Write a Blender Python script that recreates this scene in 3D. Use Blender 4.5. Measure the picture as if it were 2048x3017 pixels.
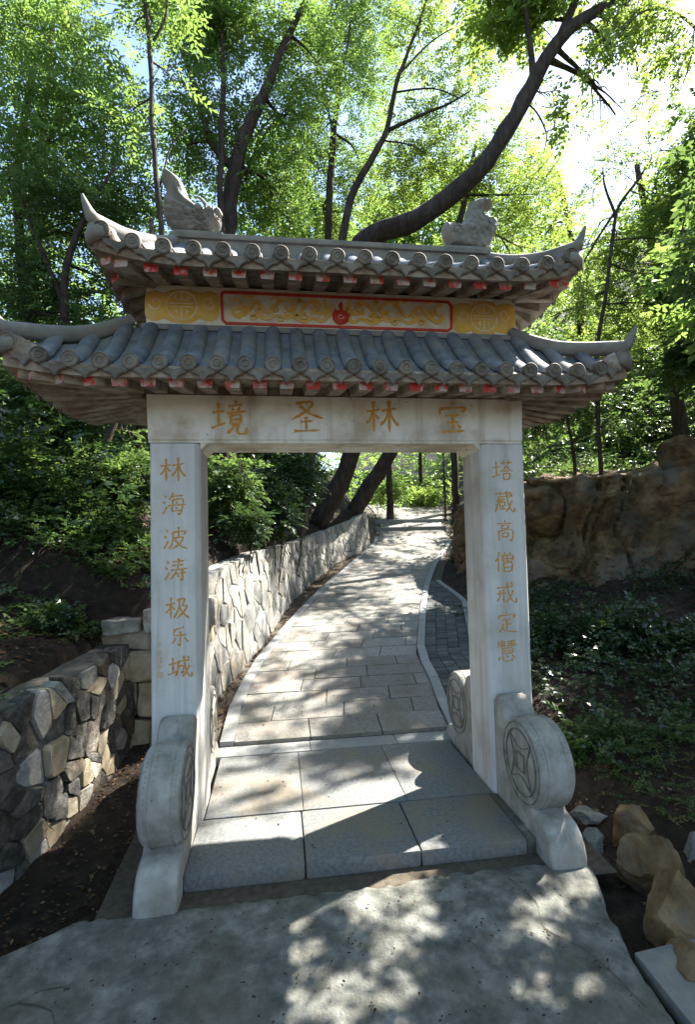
import bpy, bmesh, math, random
import numpy as np
from mathutils import Vector, Matrix, noise
from mathutils.geometry import delaunay_2d_cdt

for _o in list(bpy.data.objects):
    bpy.data.objects.remove(_o)
SC = bpy.context.scene
COL = SC.collection
rad = math.radians

# ------------------------------------------------------------------ camera
CAMP = np.array([-0.4514, -3.3224, 1.70])
YAW, PITCH, ROLL, FPX = 0.13576, 0.05106, -0.02275, 1508.0   # focal length in pixels of a 2048 x 3017 frame
_f = np.array([math.sin(YAW) * math.cos(PITCH), math.cos(YAW) * math.cos(PITCH), math.sin(PITCH)])
_r = np.array([math.cos(YAW), -math.sin(YAW), 0.0])
_u = np.cross(_r, _f)
CR = math.cos(ROLL) * _r + math.sin(ROLL) * _u
CU = -math.sin(ROLL) * _r + math.cos(ROLL) * _u
cam_data = bpy.data.cameras.new('camera')
cam = bpy.data.objects.new('camera', cam_data)
COL.objects.link(cam)
cam.matrix_world = Matrix(((CR[0], CU[0], -_f[0], CAMP[0]), (CR[1], CU[1], -_f[1], CAMP[1]), (CR[2], CU[2], -_f[2], CAMP[2]), (0, 0, 0, 1)))
cam_data.sensor_fit = 'VERTICAL'
cam_data.sensor_height = 36.0
cam_data.lens = FPX / 3017.0 * 36.0
cam_data.clip_start = 0.05
cam_data.clip_end = 800
SC.camera = cam

# ------------------------------------------------------------------ sky, sun, exposure
SUN_AZ, SUN_EL = 63.0, 48.0        # degrees to the right of +y, and above the horizon
world = bpy.data.worlds.new('World')
SC.world = world
world.use_nodes = True
_nt = world.node_tree
_bg = _nt.nodes['Background']
_sky = _nt.nodes.new('ShaderNodeTexSky')
_sky.sky_type = 'NISHITA'
_sky.sun_disc = False
_sky.sun_elevation = rad(SUN_EL)
_sky.sun_rotation = rad(SUN_AZ)
_sky.air_density = 1.0
_sky.dust_density = 0.7
_sky.ozone_density = 0.3
_nt.links.new(_sky.outputs['Color'], _bg.inputs['Color'])
_bg.inputs['Strength'].default_value = 0.095
sun_data = bpy.data.lights.new('sun', 'SUN')
sun_data.energy = 5.0
sun_data.angle = rad(0.53)
sun_data.color = (1.0, 0.95, 0.86)
sun = bpy.data.objects.new('sun', sun_data)
COL.objects.link(sun)
SUND = Vector((math.sin(rad(SUN_AZ)) * math.cos(rad(SUN_EL)), math.cos(rad(SUN_AZ)) * math.cos(rad(SUN_EL)), math.sin(rad(SUN_EL))))
sun.rotation_euler = SUND.to_track_quat('Z', 'Y').to_euler()
sun.location = SUND * 40
SC.view_settings.view_transform = 'Standard'
SC.view_settings.look = 'None'
SC.view_settings.gamma = 1.0
SC.view_settings.use_curve_mapping = False
SC.view_settings.exposure = 2.35
SC.render.engine = 'CYCLES'
SC.cycles.use_denoising = True
SC.cycles.max_bounces = 8
SC.cycles.transmission_bounces = 6
SC.cycles.sample_clamp_indirect = 6.0


def A(px, py, Y):
    """World point seen at pixel (px, py) of a 1578 x 2324 view, at depth plane y = Y."""
    sx, sy = px * 1.2978, py * 1.2978
    d = (sx - 1024) / FPX * CR - (sy - 1508.5) / FPX * CU + _f
    return CAMP + d * ((Y - CAMP[1]) / d[1])


def AZ(px, py, Z):
    """World point seen at pixel (px, py) on the level z = Z."""
    d = A(px, py, 1.0) - CAMP
    return CAMP + d * ((Z - CAMP[2]) / d[2])


# ------------------------------------------------------------------ helpers
class MB:
    """Collects faces; build() links them as one mesh object."""
    def __init__(self):
        self.v, self.f, self.m = [], [], []

    def add(self, vs, fs, mi=0):
        b = len(self.v)
        self.v.extend([tuple(map(float, p)) for p in vs])
        self.f.extend([tuple(i + b for i in f) for f in fs])
        self.m.extend([mi] * len(fs))
        return self

    def box(self, x0, x1, y0, y1, z0, z1, mi=0, bev=0.0):
        if bev <= 0:
            vs = [(x, y, z) for z in (z0, z1) for y in (y0, y1) for x in (x0, x1)]
            fs = [(0, 2, 3, 1), (4, 5, 7, 6), (0, 1, 5, 4), (2, 6, 7, 3), (0, 4, 6, 2), (1, 3, 7, 5)]
            return self.add(vs, fs, mi)
        bm = bmesh.new()
        bmesh.ops.create_cube(bm, size=1)
        bmesh.ops.scale(bm, vec=(x1 - x0, y1 - y0, z1 - z0), verts=bm.verts)
        bmesh.ops.translate(bm, vec=((x0 + x1) / 2, (y0 + y1) / 2, (z0 + z1) / 2), verts=bm.verts)
        bmesh.ops.bevel(bm, geom=bm.edges[:], offset=bev, segments=2, profile=0.6, affect='EDGES')
        bm.verts.index_update()
        self.add([v.co[:] for v in bm.verts], [[v.index for v in f.verts] for f in bm.faces], mi)
        bm.free()
        return self

    def tube(self, pts, radii, n=8, mi=0, cap=True, flat=1.0):
        pts = [Vector(p) for p in pts]
        k = len(pts)
        prev = None
        vs = []
        for i in range(k):
            t = (pts[min(i + 1, k - 1)] - pts[max(i - 1, 0)]).normalized()
            if prev is None:
                a = Vector((0, 0, 1)) if abs(t.z) < 0.8 else Vector((1, 0, 0))
                u = t.cross(a).normalized()
            else:
                u = (prev - t * prev.dot(t)).normalized()
            prev = u
            w = t.cross(u)
            for j in range(n):
                q = 2 * math.pi * j / n
                vs.append(pts[i] + (u * math.cos(q) + w * math.sin(q) * flat) * radii[i])
        fs = [(i * n + j, i * n + (j + 1) % n, (i + 1) * n + (j + 1) % n, (i + 1) * n + j) for i in range(k - 1) for j in range(n)]
        if cap:
            fs += [tuple(range(n - 1, -1, -1)), tuple((k - 1) * n + j for j in range(n))]
        return self.add(vs, fs, mi)

    def build(self, name, mats, parent=None, smooth=False):
        me = bpy.data.meshes.new(name)
        me.from_pydata(self.v, [], self.f)
        return link(name, me, mats, parent, smooth, self.m)


def link(name, me, mats, parent=None, smooth=False, mi=None):
    if not isinstance(mats, (list, tuple)):
        mats = [mats]
    for m in mats:
        me.materials.append(m)
    if mi is not None and len(mats) > 1:
        me.polygons.foreach_set('material_index', mi)
    if smooth:
        me.polygons.foreach_set('use_smooth', [True] * len(me.polygons))
    me.update()
    o = bpy.data.objects.new(name, me)
    COL.objects.link(o)
    if parent is not None:
        o.parent = parent
        if parent.type == 'EMPTY':
            o.matrix_parent_inverse = Matrix.Translation(-parent.location)
    return o


def empty(name, loc):
    o = bpy.data.objects.new(name, None)
    COL.objects.link(o)
    o.location = loc
    o.empty_display_size = 0.2
    return o


def tag(o, label=None, cat=None, group=None, kind=None):
    for k, v in (('label', label), ('category', cat), ('group', group), ('kind', kind)):
        if v:
            o[k] = v
    return o


def smooth_by_angle(o, deg=40):
    me = o.data
    me.polygons.foreach_set('use_smooth', [True] * len(me.polygons))
    me.set_sharp_from_angle(angle=rad(deg))
    return o


def catmull(pts, per=6):
    pts = [np.asarray(p, float) for p in pts]
    if len(pts) < 3:
        return [pts[0] + (pts[-1] - pts[0]) * t for t in np.linspace(0, 1, per + 1)]
    out = []
    P = [2 * pts[0] - pts[1]] + pts + [2 * pts[-1] - pts[-2]]
    for i in range(1, len(P) - 2):
        p0, p1, p2, p3 = P[i - 1:i + 3]
        for t in np.linspace(0, 1, per, endpoint=False):
            out.append(0.5 * (2 * p1 + (p2 - p0) * t + (2 * p0 - 5 * p1 + 4 * p2 - p3) * t * t + (3 * p1 - p0 - 3 * p2 + p3) * t ** 3))
    out.append(pts[-1])
    return out


# ------------------------------------------------------------------ materials
def mat(name, ramp, scale=6.0, rough=0.8, bump=0.3, bscale=None, stain=None, stain_amt=0.5, stain_scale=1.2, rnd=0.0, detail=8, spec=0.3, stretch=None, bdist=0.01, spots=None, huernd=0.0, streak=None):
    m = bpy.data.materials.new(name)
    m.use_nodes = True
    nt = m.node_tree
    N, L = nt.nodes, nt.links
    p = N['Principled BSDF']
    p.inputs['Roughness'].default_value = rough
    p.inputs['Specular IOR Level'].default_value = spec
    tc = N.new('ShaderNodeTexCoord')
    vec = tc.outputs['Object']
    if stretch:
        mp = N.new('ShaderNodeMapping')
        mp.inputs['Scale'].default_value = stretch
        L.new(vec, mp.inputs['Vector'])
        vec = mp.outputs['Vector']
    oi = N.new('ShaderNodeObjectInfo')
    ns = N.new('ShaderNodeTexNoise')
    ns.inputs['Scale'].default_value = scale
    ns.inputs['Detail'].default_value = detail
    ns.inputs['Roughness'].default_value = 0.65
    L.new(vec, ns.inputs['Vector'])
    cr = N.new('ShaderNodeValToRGB')
    els = cr.color_ramp.elements
    k = len(ramp)
    for i, c in enumerate(ramp):
        pos = 0.3 + 0.4 * i / max(1, k - 1)
        e = els[i] if i < 2 else els.new(pos)
        e.position = pos
        e.color = (c[0], c[1], c[2], 1)
    L.new(ns.outputs['Fac'], cr.inputs['Fac'])
    col = cr.outputs['Color']
    if stain:
        n2 = N.new('ShaderNodeTexNoise')
        n2.inputs['Scale'].default_value = stain_scale
        n2.inputs['Detail'].default_value = 6
        n2.inputs['Roughness'].default_value = 0.6
        L.new(tc.outputs['Object'], n2.inputs['Vector'])
        mr = N.new('ShaderNodeMapRange')
        mr.inputs['From Min'].default_value = 0.48
        mr.inputs['From Max'].default_value = 0.66
        mr.inputs['To Max'].default_value = stain_amt
        L.new(n2.outputs['Fac'], mr.inputs['Value'])
        mx = N.new('ShaderNodeMix')
        mx.data_type = 'RGBA'
        L.new(mr.outputs['Result'], mx.inputs['Factor'])
        L.new(col, mx.inputs['A'])
        mx.inputs['B'].default_value = (*stain, 1)
        col = mx.outputs['Result']
    if streak:
        mp2 = N.new('ShaderNodeMapping')
        mp2.inputs['Scale'].default_value = (streak[1], streak[1], streak[1] * .06)
        L.new(tc.outputs['Object'], mp2.inputs['Vector'])
        n3 = N.new('ShaderNodeTexNoise')
        n3.inputs['Scale'].default_value = 1.0
        n3.inputs['Detail'].default_value = 5
        n3.inputs['Roughness'].default_value = 0.6
        L.new(mp2.outputs['Vector'], n3.inputs['Vector'])
        mr = N.new('ShaderNodeMapRange')
        mr.inputs['From Min'].default_value = 0.52
        mr.inputs['From Max'].default_value = 0.72
        mr.inputs['To Max'].default_value = streak[2]
        L.new(n3.outputs['Fac'], mr.inputs['Value'])
        mx = N.new('ShaderNodeMix')
        mx.data_type = 'RGBA'
        L.new(mr.outputs['Result'], mx.inputs['Factor'])
        L.new(col, mx.inputs['A'])
        mx.inputs['B'].default_value = (*streak[0], 1)
        col = mx.outputs['Result']
    if spots:
        vo = N.new('ShaderNodeTexNoise')
        vo.inputs['Scale'].default_value = spots[1]
        vo.inputs['Detail'].default_value = 2
        L.new(tc.outputs['Object'], vo.inputs['Vector'])
        mr = N.new('ShaderNodeMapRange')
        mr.inputs['From Min'].default_value = spots[2]
        mr.inputs['From Max'].default_value = spots[2] + 0.04
        L.new(vo.outputs['Fac'], mr.inputs['Value'])
        mx = N.new('ShaderNodeMix')
        mx.data_type = 'RGBA'
        L.new(mr.outputs['Result'], mx.inputs['Factor'])
        L.new(col, mx.inputs['A'])
        mx.inputs['B'].default_value = (*spots[0], 1)
        col = mx.outputs['Result']
    if rnd or huernd:
        hs = N.new('ShaderNodeHueSaturation')
        mr = N.new('ShaderNodeMapRange')
        mr.inputs['To Min'].default_value = 1 - rnd
        mr.inputs['To Max'].default_value = 1 + rnd
        L.new(oi.outputs['Random'], mr.inputs['Value'])
        L.new(mr.outputs['Result'], hs.inputs['Value'])
        if huernd:
            m2 = N.new('ShaderNodeMath')
            m2.operation = 'FRACT'
            m3 = N.new('ShaderNodeMath')
            m3.operation = 'MULTIPLY'
            m3.inputs[1].default_value = 7.31
            L.new(oi.outputs['Random'], m3.inputs[0])
            L.new(m3.outputs[0], m2.inputs[0])
            mr2 = N.new('ShaderNodeMapRange')
            mr2.inputs['To Min'].default_value = 1 - huernd * 8
            mr2.inputs['To Max'].default_value = 1 + huernd * 8
            L.new(m2.outputs[0], mr2.inputs['Value'])
            L.new(mr2.outputs['Result'], hs.inputs['Saturation'])
        L.new(col, hs.inputs['Color'])
        col = hs.outputs['Color']
    L.new(col, p.inputs['Base Color'])
    if bump:
        nb = N.new('ShaderNodeTexNoise')
        nb.inputs['Scale'].default_value = bscale or scale * 4
        nb.inputs['Detail'].default_value = 6
        nb.inputs['Roughness'].default_value = 0.7
        L.new(vec, nb.inputs['Vector'])
        bp = N.new('ShaderNodeBump')
        bp.inputs['Strength'].default_value = bump
        bp.inputs['Distance'].default_value = bdist
        L.new(nb.outputs['Fac'], bp.inputs['Height'])
        L.new(bp.outputs['Normal'], p.inputs['Normal'])
    return m


def leaf_mat(name, dark, mid, bright, trans, tfac=0.45, rough=0.4, spec=0.5):
    m = bpy.data.materials.new(name)
    m.use_nodes = True
    nt = m.node_tree
    N, L = nt.nodes, nt.links
    p = N['Principled BSDF']
    p.inputs['Roughness'].default_value = rough
    p.inputs['Specular IOR Level'].default_value = spec
    at = N.new('ShaderNodeAttribute')
    at.attribute_name = 'tint'
    cr = N.new('ShaderNodeValToRGB')
    e = cr.color_ramp.elements
    e[0].color = (*dark, 1)
    e[1].color = (*bright, 1)
    k = e.new(0.55)
    k.color = (*mid, 1)
    L.new(at.outputs['Fac'], cr.inputs['Fac'])
    L.new(cr.outputs['Color'], p.inputs['Base Color'])
    tr = N.new('ShaderNodeBsdfTranslucent')
    mx = N.new('ShaderNodeMix')
    mx.data_type = 'RGBA'
    mx.inputs['Factor'].default_value = 0.55
    L.new(cr.outputs['Color'], mx.inputs['A'])
    mx.inputs['B'].default_value = (*trans, 1)
    L.new(mx.outputs['Result'], tr.inputs['Color'])
    ms = N.new('ShaderNodeMixShader')
    ms.inputs['Fac'].default_value = tfac
    L.new(p.outputs['BSDF'], ms.inputs[1])
    L.new(tr.outputs['BSDF'], ms.inputs[2])
    L.new(ms.outputs['Shader'], N['Material Output'].inputs['Surface'])
    return m


M = {}
M['pillar'] = mat('pale grey stone', [(.47, .465, .445), (.59, .585, .565), (.67, .665, .64)], 7, .65, .2, 45, stain=(.34, .30, .23), stain_amt=.5, stain_scale=2.6, stretch=(1, 1, .12), spec=.3, spots=((.28, .26, .22), 26, .74), streak=((.33, .31, .27), 11, .65))
M['lintel'] = mat('stained cream stone', [(.62, .60, .51), (.72, .70, .61), (.77, .755, .68)], 3.0, .65, .15, 50, stain=(.40, .31, .19), stain_amt=.75, stain_scale=3.6, spots=((.22, .20, .15), 30, .70), streak=((.34, .29, .20), 9, .7))
M['drum'] = mat('weathered carved stone', [(.20, .195, .17), (.32, .31, .28), (.42, .41, .375)], 9, .75, .3, 70, stain=(.22, .205, .16), stain_amt=.65, stain_scale=5, spots=((.14, .13, .11), 38, .72), streak=((.17, .16, .135), 13, .7))
M['groove'] = mat('dirt darkened carving', [(.10, .095, .08), (.18, .17, .145), (.27, .26, .23)], 18, .85, .3, 70)
M['tile'] = mat('blue grey stone tile', [(.08, .094, .114), (.14, .158, .184), (.21, .226, .248)], 11, .7, .4, 50, stain=(.21, .19, .16), stain_amt=.7, stain_scale=6, rnd=.2, spots=((.08, .078, .07), 30, .72))
M['disc'] = mat('grey eave stone', [(.085, .074, .060), (.155, .142, .122), (.235, .222, .198)], 14, .75, .3, 80, stain=(.21, .17, .12), stain_amt=.5, stain_scale=7, rnd=.12)
M['soffit'] = mat('brown stained soffit stone', [(.12, .09, .065), (.27, .215, .16), (.40, .345, .275)], 9, .85, .35, 50, stain=(.40, .37, .31), stain_amt=.7, stain_scale=9, rnd=.15)
M['ridge'] = mat('ridge stone', [(.13, .125, .115), (.20, .195, .18), (.28, .27, .25)], 6, .7, .3, 50, stain=(.24, .22, .18), stain_amt=.5, stain_scale=4)
M['gold'] = mat('ochre gold paint', [(.42, .19, .025), (.56, .28, .05), (.62, .35, .09)], 40, .65, .3, 90, spots=((.48, .42, .32), 55, .63))
M['yellow'] = mat('faded yellow paint', [(.62, .36, .06), (.72, .44, .09), (.76, .50, .14)], 14, .7, .25, 60, stain=(.6, .52, .36), stain_amt=.3, stain_scale=9)
M['cream'] = mat('cream painted stone', [(.66, .60, .45), (.74, .69, .55), (.78, .74, .62)], 10, .75, .2, 60, stain=(.45, .36, .22), stain_amt=.5, stain_scale=8)
M['red'] = mat('red paint', [(.42, .035, .02), (.52, .05, .03), (.56, .08, .05)], 20, .6, .2, 60)
M['redpeel'] = mat('peeling red paint on white', [(.50, .045, .035), (.46, .05, .04), (.44, .41, .37), (.34, .30, .25)], 11, .7, .2, 60, rnd=.1, detail=3)
M['granite'] = mat('dark grey granite slab', [(.10, .105, .105), (.155, .16, .158), (.22, .222, .215)], 45, .8, .3, 200, stain=(.215, .175, .12), stain_amt=.8, stain_scale=1.8, rnd=.06)
M['granite_front'] = mat('pale granite', [(.30, .305, .31), (.36, .365, .37), (.42, .42, .42)], 80, .7, .2, 200, stain=(.28, .23, .16), stain_amt=.5, stain_scale=2.5, rnd=.08)
M['paver'] = mat('beige granite paver', [(.145, .138, .124), (.205, .197, .178), (.28, .27, .246)], 40, .8, .4, 150, stain=(.15, .118, .082), stain_amt=.6, stain_scale=2.6, rnd=.2)
M['kerb'] = mat('pale kerb granite', [(.17, .178, .178), (.225, .233, .232), (.285, .292, .288)], 60, .75, .2, 150, stain=(.32, .30, .25), stain_amt=.4, stain_scale=3, rnd=.08)
M['brick'] = mat('dark paving brick', [(.040, .045, .045), (.065, .07, .068), (.10, .105, .10)], 30, .8, .4, 120, rnd=.35)
M['joint'] = mat('dirt joint', [(.05, .042, .032), (.085, .07, .052), (.12, .10, .075)], 25, .95, .5, 80)
M['concrete'] = mat('worn concrete', [(.065, .066, .057), (.155, .157, .138), (.30, .30, .268)], 9, .9, 1.0, 80, stain=(.115, .095, .07), stain_amt=.75, stain_scale=1.7, spots=((.06, .055, .048), 34, .70), bdist=.01)
M['soil'] = mat('brown soil', [(.009, .007, .005), (.024, .017, .012), (.058, .042, .029)], 14, .95, .8, 40, stain=(.045, .029, .019), stain_amt=.6, stain_scale=2.5, bdist=.03)
M['rubble'] = mat('grey rubble stone', [(.17, .16, .14), (.29, .28, .252), (.42, .41, .375)], 15, .9, .9, 45, stain=(.28, .22, .14), stain_amt=.5, stain_scale=4, rnd=.28, huernd=.05, bdist=.02)
M['shaderubble'] = mat('shade darkened rubble', [(.035, .033, .029), (.09, .085, .075), (.21, .20, .178)], 16, .9, 1.0, 40, stain=(.17, .12, .065), stain_amt=.5, stain_scale=3, rnd=.3, huernd=.05, bdist=.03)  # darker than the other rubble: deep shade put into the stone colour
M['sandstone'] = mat('tan sandstone', [(.24, .19, .125), (.34, .285, .20), (.46, .40, .30)], 9, .85, .6, 40, stain=(.20, .14, .075), stain_amt=.55, stain_scale=5, rnd=.15, bdist=.02)
M['palemortar'] = mat('pale mortar', [(.16, .15, .13), (.24, .23, .205), (.32, .31, .28)], 14, .95, .6, 50)
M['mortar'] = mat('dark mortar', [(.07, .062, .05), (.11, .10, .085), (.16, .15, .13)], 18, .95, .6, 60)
M['rock'] = mat('brown rock', [(.030, .019, .010), (.105, .062, .028), (.20, .125, .058), (.24, .185, .12)], 3.5, .9, 1.0, 26, stain=(.135, .135, .105), stain_amt=.8, stain_scale=1.6, bdist=.05)
M['boulder'] = mat('tan boulder', [(.075, .042, .019), (.175, .108, .05), (.29, .205, .115)], 7, .85, .6, 35, stain=(.13, .12, .095), stain_amt=.65, stain_scale=5, rnd=.15, bdist=.02)
M['greystone'] = mat('grey field stone', [(.10, .10, .092), (.165, .165, .155), (.25, .25, .235)], 9, .85, .5, 40, rnd=.12, bdist=.02)
M['marble'] = mat('white marble slab', [(.12, .125, .125), (.175, .18, .18), (.23, .237, .235)], 8, .6, .2, 60, stain=(.35, .30, .22), stain_amt=.4, stain_scale=5)
M['bark'] = mat('dark bark', [(.022, .016, .012), (.048, .035, .026), (.085, .066, .052)], 14, .95, .9, 30, stretch=(1, 1, .22), bdist=.03)
M['bark2'] = mat('grey bark', [(.045, .038, .032), (.08, .068, .056), (.125, .11, .09)], 18, .95, .8, 40, stretch=(1, 1, .25), bdist=.02)
M['metal'] = mat('dark metal', [(.03, .03, .03), (.05, .05, .05)], 10, .5, .1)
M['litter'] = leaf_mat('fallen leaf', (.028, .016, .009), (.085, .048, .026), (.20, .135, .08), (.12, .07, .03), .1, .85, .15)
M['leafA'] = leaf_mat('bright canopy leaf', (.034, .074, .020), (.095, .16, .036), (.19, .25, .06), (.31, .48, .09), .58)
M['leafB'] = leaf_mat('yellow green leaf', (.055, .105, .022), (.14, .205, .040), (.24, .295, .07), (.38, .52, .095), .58)
M['leafC'] = leaf_mat('dark shrub leaf', (.012, .030, .011), (.026, .055, .017), (.06, .095, .026), (.07, .13, .025), .28, .3, .6)
M['leafD'] = leaf_mat('deep green tree leaf', (.024, .056, .018), (.055, .105, .030), (.13, .18, .055), (.20, .31, .065), .48)

# ------------------------------------------------------------------ lie of the land
PY = [-6, .9, 1.35, 2.0, 2.9, 4.7, 6.3, 8.0, 10.5, 12.0, 14.0, 16.0, 22.0, 60.0]
PZ = [0, 0, .08, .16, .26, .56, .78, 1.03, 1.56, 2.04, 2.66, 3.00, 3.1, 3.1]
PL = [-.95, -.95, -.97, -.914, -.767, -.21, .323, .996, 2.139, 2.546, 2.665, 2.8, 3.5, 6]
PR = [1.0, 1.0, 1.012, 1.125, 1.216, 1.781, 2.331, 3.007, 4.294, 4.562, 5.302, 5.8, 6.5, 9]
def zp(y): return np.interp(y, PY, PZ)
def xl(y): return np.interp(y, PY, PL)
def xr(y): return np.interp(y, PY, PR)
def bw(y): return np.interp(y, [1.2, 1.7, 5.0, 6.6], [.15, .6, .6, .06])
WY = [-6, -2.5, -1.2, -.3, .1, .45, .9, 1.36, 1.42, 1.9, 2.7, 3.6, 5.5, 7.0, 8.5, 9.6, 10.3, 40]
WX = [-3.6, -2.75, -2.42, -2.06, -1.90, -1.82, -1.75, -1.69, -1.16, -1.10, -.90, -.65, -.236, .243, .857, 1.595, 2.0, -4]
WT = [.72, .74, .76, .78, .80, .82, .84, .86, 1.16, 1.36, 1.46, 1.56, 1.62, 1.74, 1.95, 2.2, 2.42, 5]
def xw(y): return np.interp(y, WY, WX)
def wt(y): return np.interp(y, WY, WT)
def sstep(a, b, x):
    t = np.clip((x - a) / (b - a), 0, 1)
    return t * t * (3 - 2 * t)
def fbm(x, y, s, seed=0.0):
    return noise.fractal(Vector((x * s, y * s, seed)), 1.0, 2.0, 4)

def ground_h(x, y):
    base = zp(y) - .06
    if y < .95:
        base = -.20 + .14 * sstep(-.6, 1.0, y) * (1 - sstep(.9, 1.2, y) * 0)
    # left: behind the retaining walls
    if y < 10.3:
        w = xw(y)
        d = w - .12 - x
        top = wt(y) - .05
        hill = top + .48 * max(0, d) * (1 - .25 * sstep(3, 12, d))
        k = sstep(0.0, .16, d)
        z = base + (hill - base) * k
    else:
        d = xl(y) - .3 - x
        z = base + .5 * max(0, d) * (1 - .2 * sstep(3, 12, d)) + .7 * sstep(0, .8, d)
    # right: bank, then the rock shelf
    dr = x - (xr(y) + bw(y) + .22)
    if y < 1.2:
        dr = x - 1.45
    if dr > 0:
        z = base + .16 * dr + .10 * sstep(0, .6, dr)
        m = min(x - max(3.9, xr(y) + .75), y - 5.0)
        if m > 0:
            z += max(0, 2.45 + .10 * max(0, y - 6) - z) * sstep(0, .9, m) + .30 * max(0, m - .8)
        m2 = x - 7.6
        if m2 > 0:
            z += .5 * m2
    amp = .05 + .10 * sstep(1.0, 4.0, max(-dr if dr < 0 else 0, 0)) if dr <= 0 else .05 + .06 * sstep(0, 2, dr)
    on_path = xw(y) - .1 < x < xr(y) + bw(y) + .25 and y > .9
    if not on_path and (x < -1.75 or dr > 0.1 or y > 15):
        z += amp * fbm(x, y, 1.1) + .03 * fbm(x, y, 5.0, 3.0)
    return z

def axis(lo, hi, fine0, fine1, st):
    a = list(np.arange(fine0, fine1 + 1e-6, st))
    s, v = st, fine1
    while v < hi:
        s *= 1.22; v += s; a.append(v)
    s, v = st, fine0
    while v > lo:
        s *= 1.22; v -= s; a.insert(0, v)
    return a
gx = axis(-70, 70, -4.2, 5.6, .085)
gy = axis(-30, 110, -2.2, 9.0, .085)
gv = [(x, y, ground_h(x, y)) for y in gy for x in gx]
nx = len(gx)
gf = [(j * nx + i, j * nx + i + 1, (j + 1) * nx + i + 1, (j + 1) * nx + i) for j in range(len(gy) - 1) for i in range(nx - 1)]
g = MB().add(gv, gf).build('ground', M['soil'], smooth=True)
tag(g, 'brown soil of the hillside and the bank around the path', 'ground', kind='structure')

# concrete apron in front of the gate
rs = random.Random(5)
AL = [(-2.6, -3.9), (-2.1, -1.6), (-1.72, -.80), (-1.45, -.62), (-1.22, -.56), (-1.0, -.56)]
ARr = [(1.02, -.57), (1.2, -.60), (1.20, -.72), (1.09, -1.0), (1.04, -1.25), (1.0, -1.6), (.98, -2.2), (.98, -3.9)]
def apz(y): return -.068 - .045 * max(0, -.55 - y)
mb = MB()
rows = list(np.arange(-.65, -3.9, -.03))
nc = 90
for y in rows:
    lx_ = np.interp(-y, [-p[1] for p in reversed(AL)], [p[0] for p in reversed(AL)])
    rx_ = np.interp(-y, [-p[1] for p in ARr], [p[0] for p in ARr])
    lx_ += .04 * fbm(1.3, y, 6) + .025 * fbm(7, y, 17) + .010 * fbm(3, y, 50)
    rx_ += .016 * fbm(4.3, y, 6) + .014 * fbm(9, y, 19) + .010 * fbm(2, y, 55)
    for i in range(nc):
        t = i / (nc - 1)
        x = lx_ + (rx_ - lx_) * t
        e = min(t, 1 - t) * (rx_ - lx_)
        edge = -.10 if i in (0, nc - 1) else (-.012 if i in (1, nc - 2) else 0)
        z = apz(y) + edge + .010 * fbm(x, y, 1.5) + .005 * fbm(x, y, 8) - (.014 if y > -.66 else 0)
        yy = y + ((.035 * fbm(x, 3.3, 3) + .022 * fbm(x, 8.3, 14) + .012 * fbm(x, 1.3, 40) + .03 * (x > .2)) if y > -.66 else 0)
        mb.v.append((x, yy, z))
for j in range(len(rows) - 1):
    for i in range(nc - 1):
        a = j * nc + i
        mb.f.append((a, a + nc, a + nc + 1, a + 1)); mb.m.append(0)
ap = mb.build('concrete_apron', M['concrete'], smooth=True)
tag(ap, 'worn grey concrete apron in front of the gate step', 'pavement', kind='structure')
for pts_ in ([(-1.62, -1.15), (-1.45, -1.02), (-1.32, -1.0), (-1.2, -.9), (-1.12, -.78)], [(-1.5, -1.05), (-1.36, -1.1), (-1.28, -1.2), (-1.1, -1.26)], [(.7, -.72), (.76, -.9), (.72, -1.05), (.84, -1.2), (.9, -1.45)]):
    cv = catmull([np.array(p) for p in pts_], 7)
    mb = MB()
    for i, p in enumerate(cv):
        w_ = (.002 + .005 * abs(noise.noise(Vector((p[0] * 9, p[1] * 9, 2))))) * .6
        o_ = .012 * noise.noise(Vector((p[0] * 14, p[1] * 14, 5)))
        for sg in (-1, 1):
            x_, y_ = p[0] + o_ + sg * w_ * .7, p[1] - o_ + sg * w_
            mb.v.append((x_, y_, apz(y_) + .0035 + .010 * fbm(x_, y_, 1.5) + .005 * fbm(x_, y_, 8)))
    for i in range(len(cv) - 1):
        mb.f.append((2 * i, 2 * i + 1, 2 * i + 3, 2 * i + 2)); mb.m.append(0)
    mb.build('crack', M['joint'], ap)
bed = MB().add([(-1.35, -.74, -.092), (1.3, -.74, -.092), (1.3, 1.12, -.06), (-1.35, 1.12, -.06)], [(0, 1, 2, 3)]).build('joint_bed', M['joint'])
tag(bed, 'dark dirt bed under the step slabs', 'pavement', kind='structure')

# step slabs under the gate
th = empty('threshold', (0, .2, 0))
tag(th, 'grey granite slabs forming the low step under the gate', 'step', kind='structure')
def slab(x0, x1, y0, y1, z0, z1, m, parent, name, bev=.006):
    return smooth_by_angle(MB().box(x0, x1, y0, y1, z0, z1, bev=bev).build(name, m, parent), 30)
for x0, x1 in ((-.96, -.337), (-.333, .293), (.297, .905)):
    o = slab(x0, x1, -.53, -.004, -.09, 0, M['granite'], th, 'slab', .018)
for x0, x1 in ((-.925, -.322), (-.318, .352), (.356, .928)):
    slab(x0, x1, .0, .885, -.09, .001, M['granite'], th, 'slab', .004)
for x0, x1 in ((-1.0, -.22), (-.216, .50), (.504, 1.08)):
    slab(x0, x1, .890, 1.085, -.09, .006, M['kerb'], th, 'slab', .006)
# the side strips beside the step, in front of the drums
for x0, x1 in ((.908, .958),):
    slab(x0, x1, -.52, -.006, -.09, -.004, M['concrete'], th, 'slab', .004)

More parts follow.
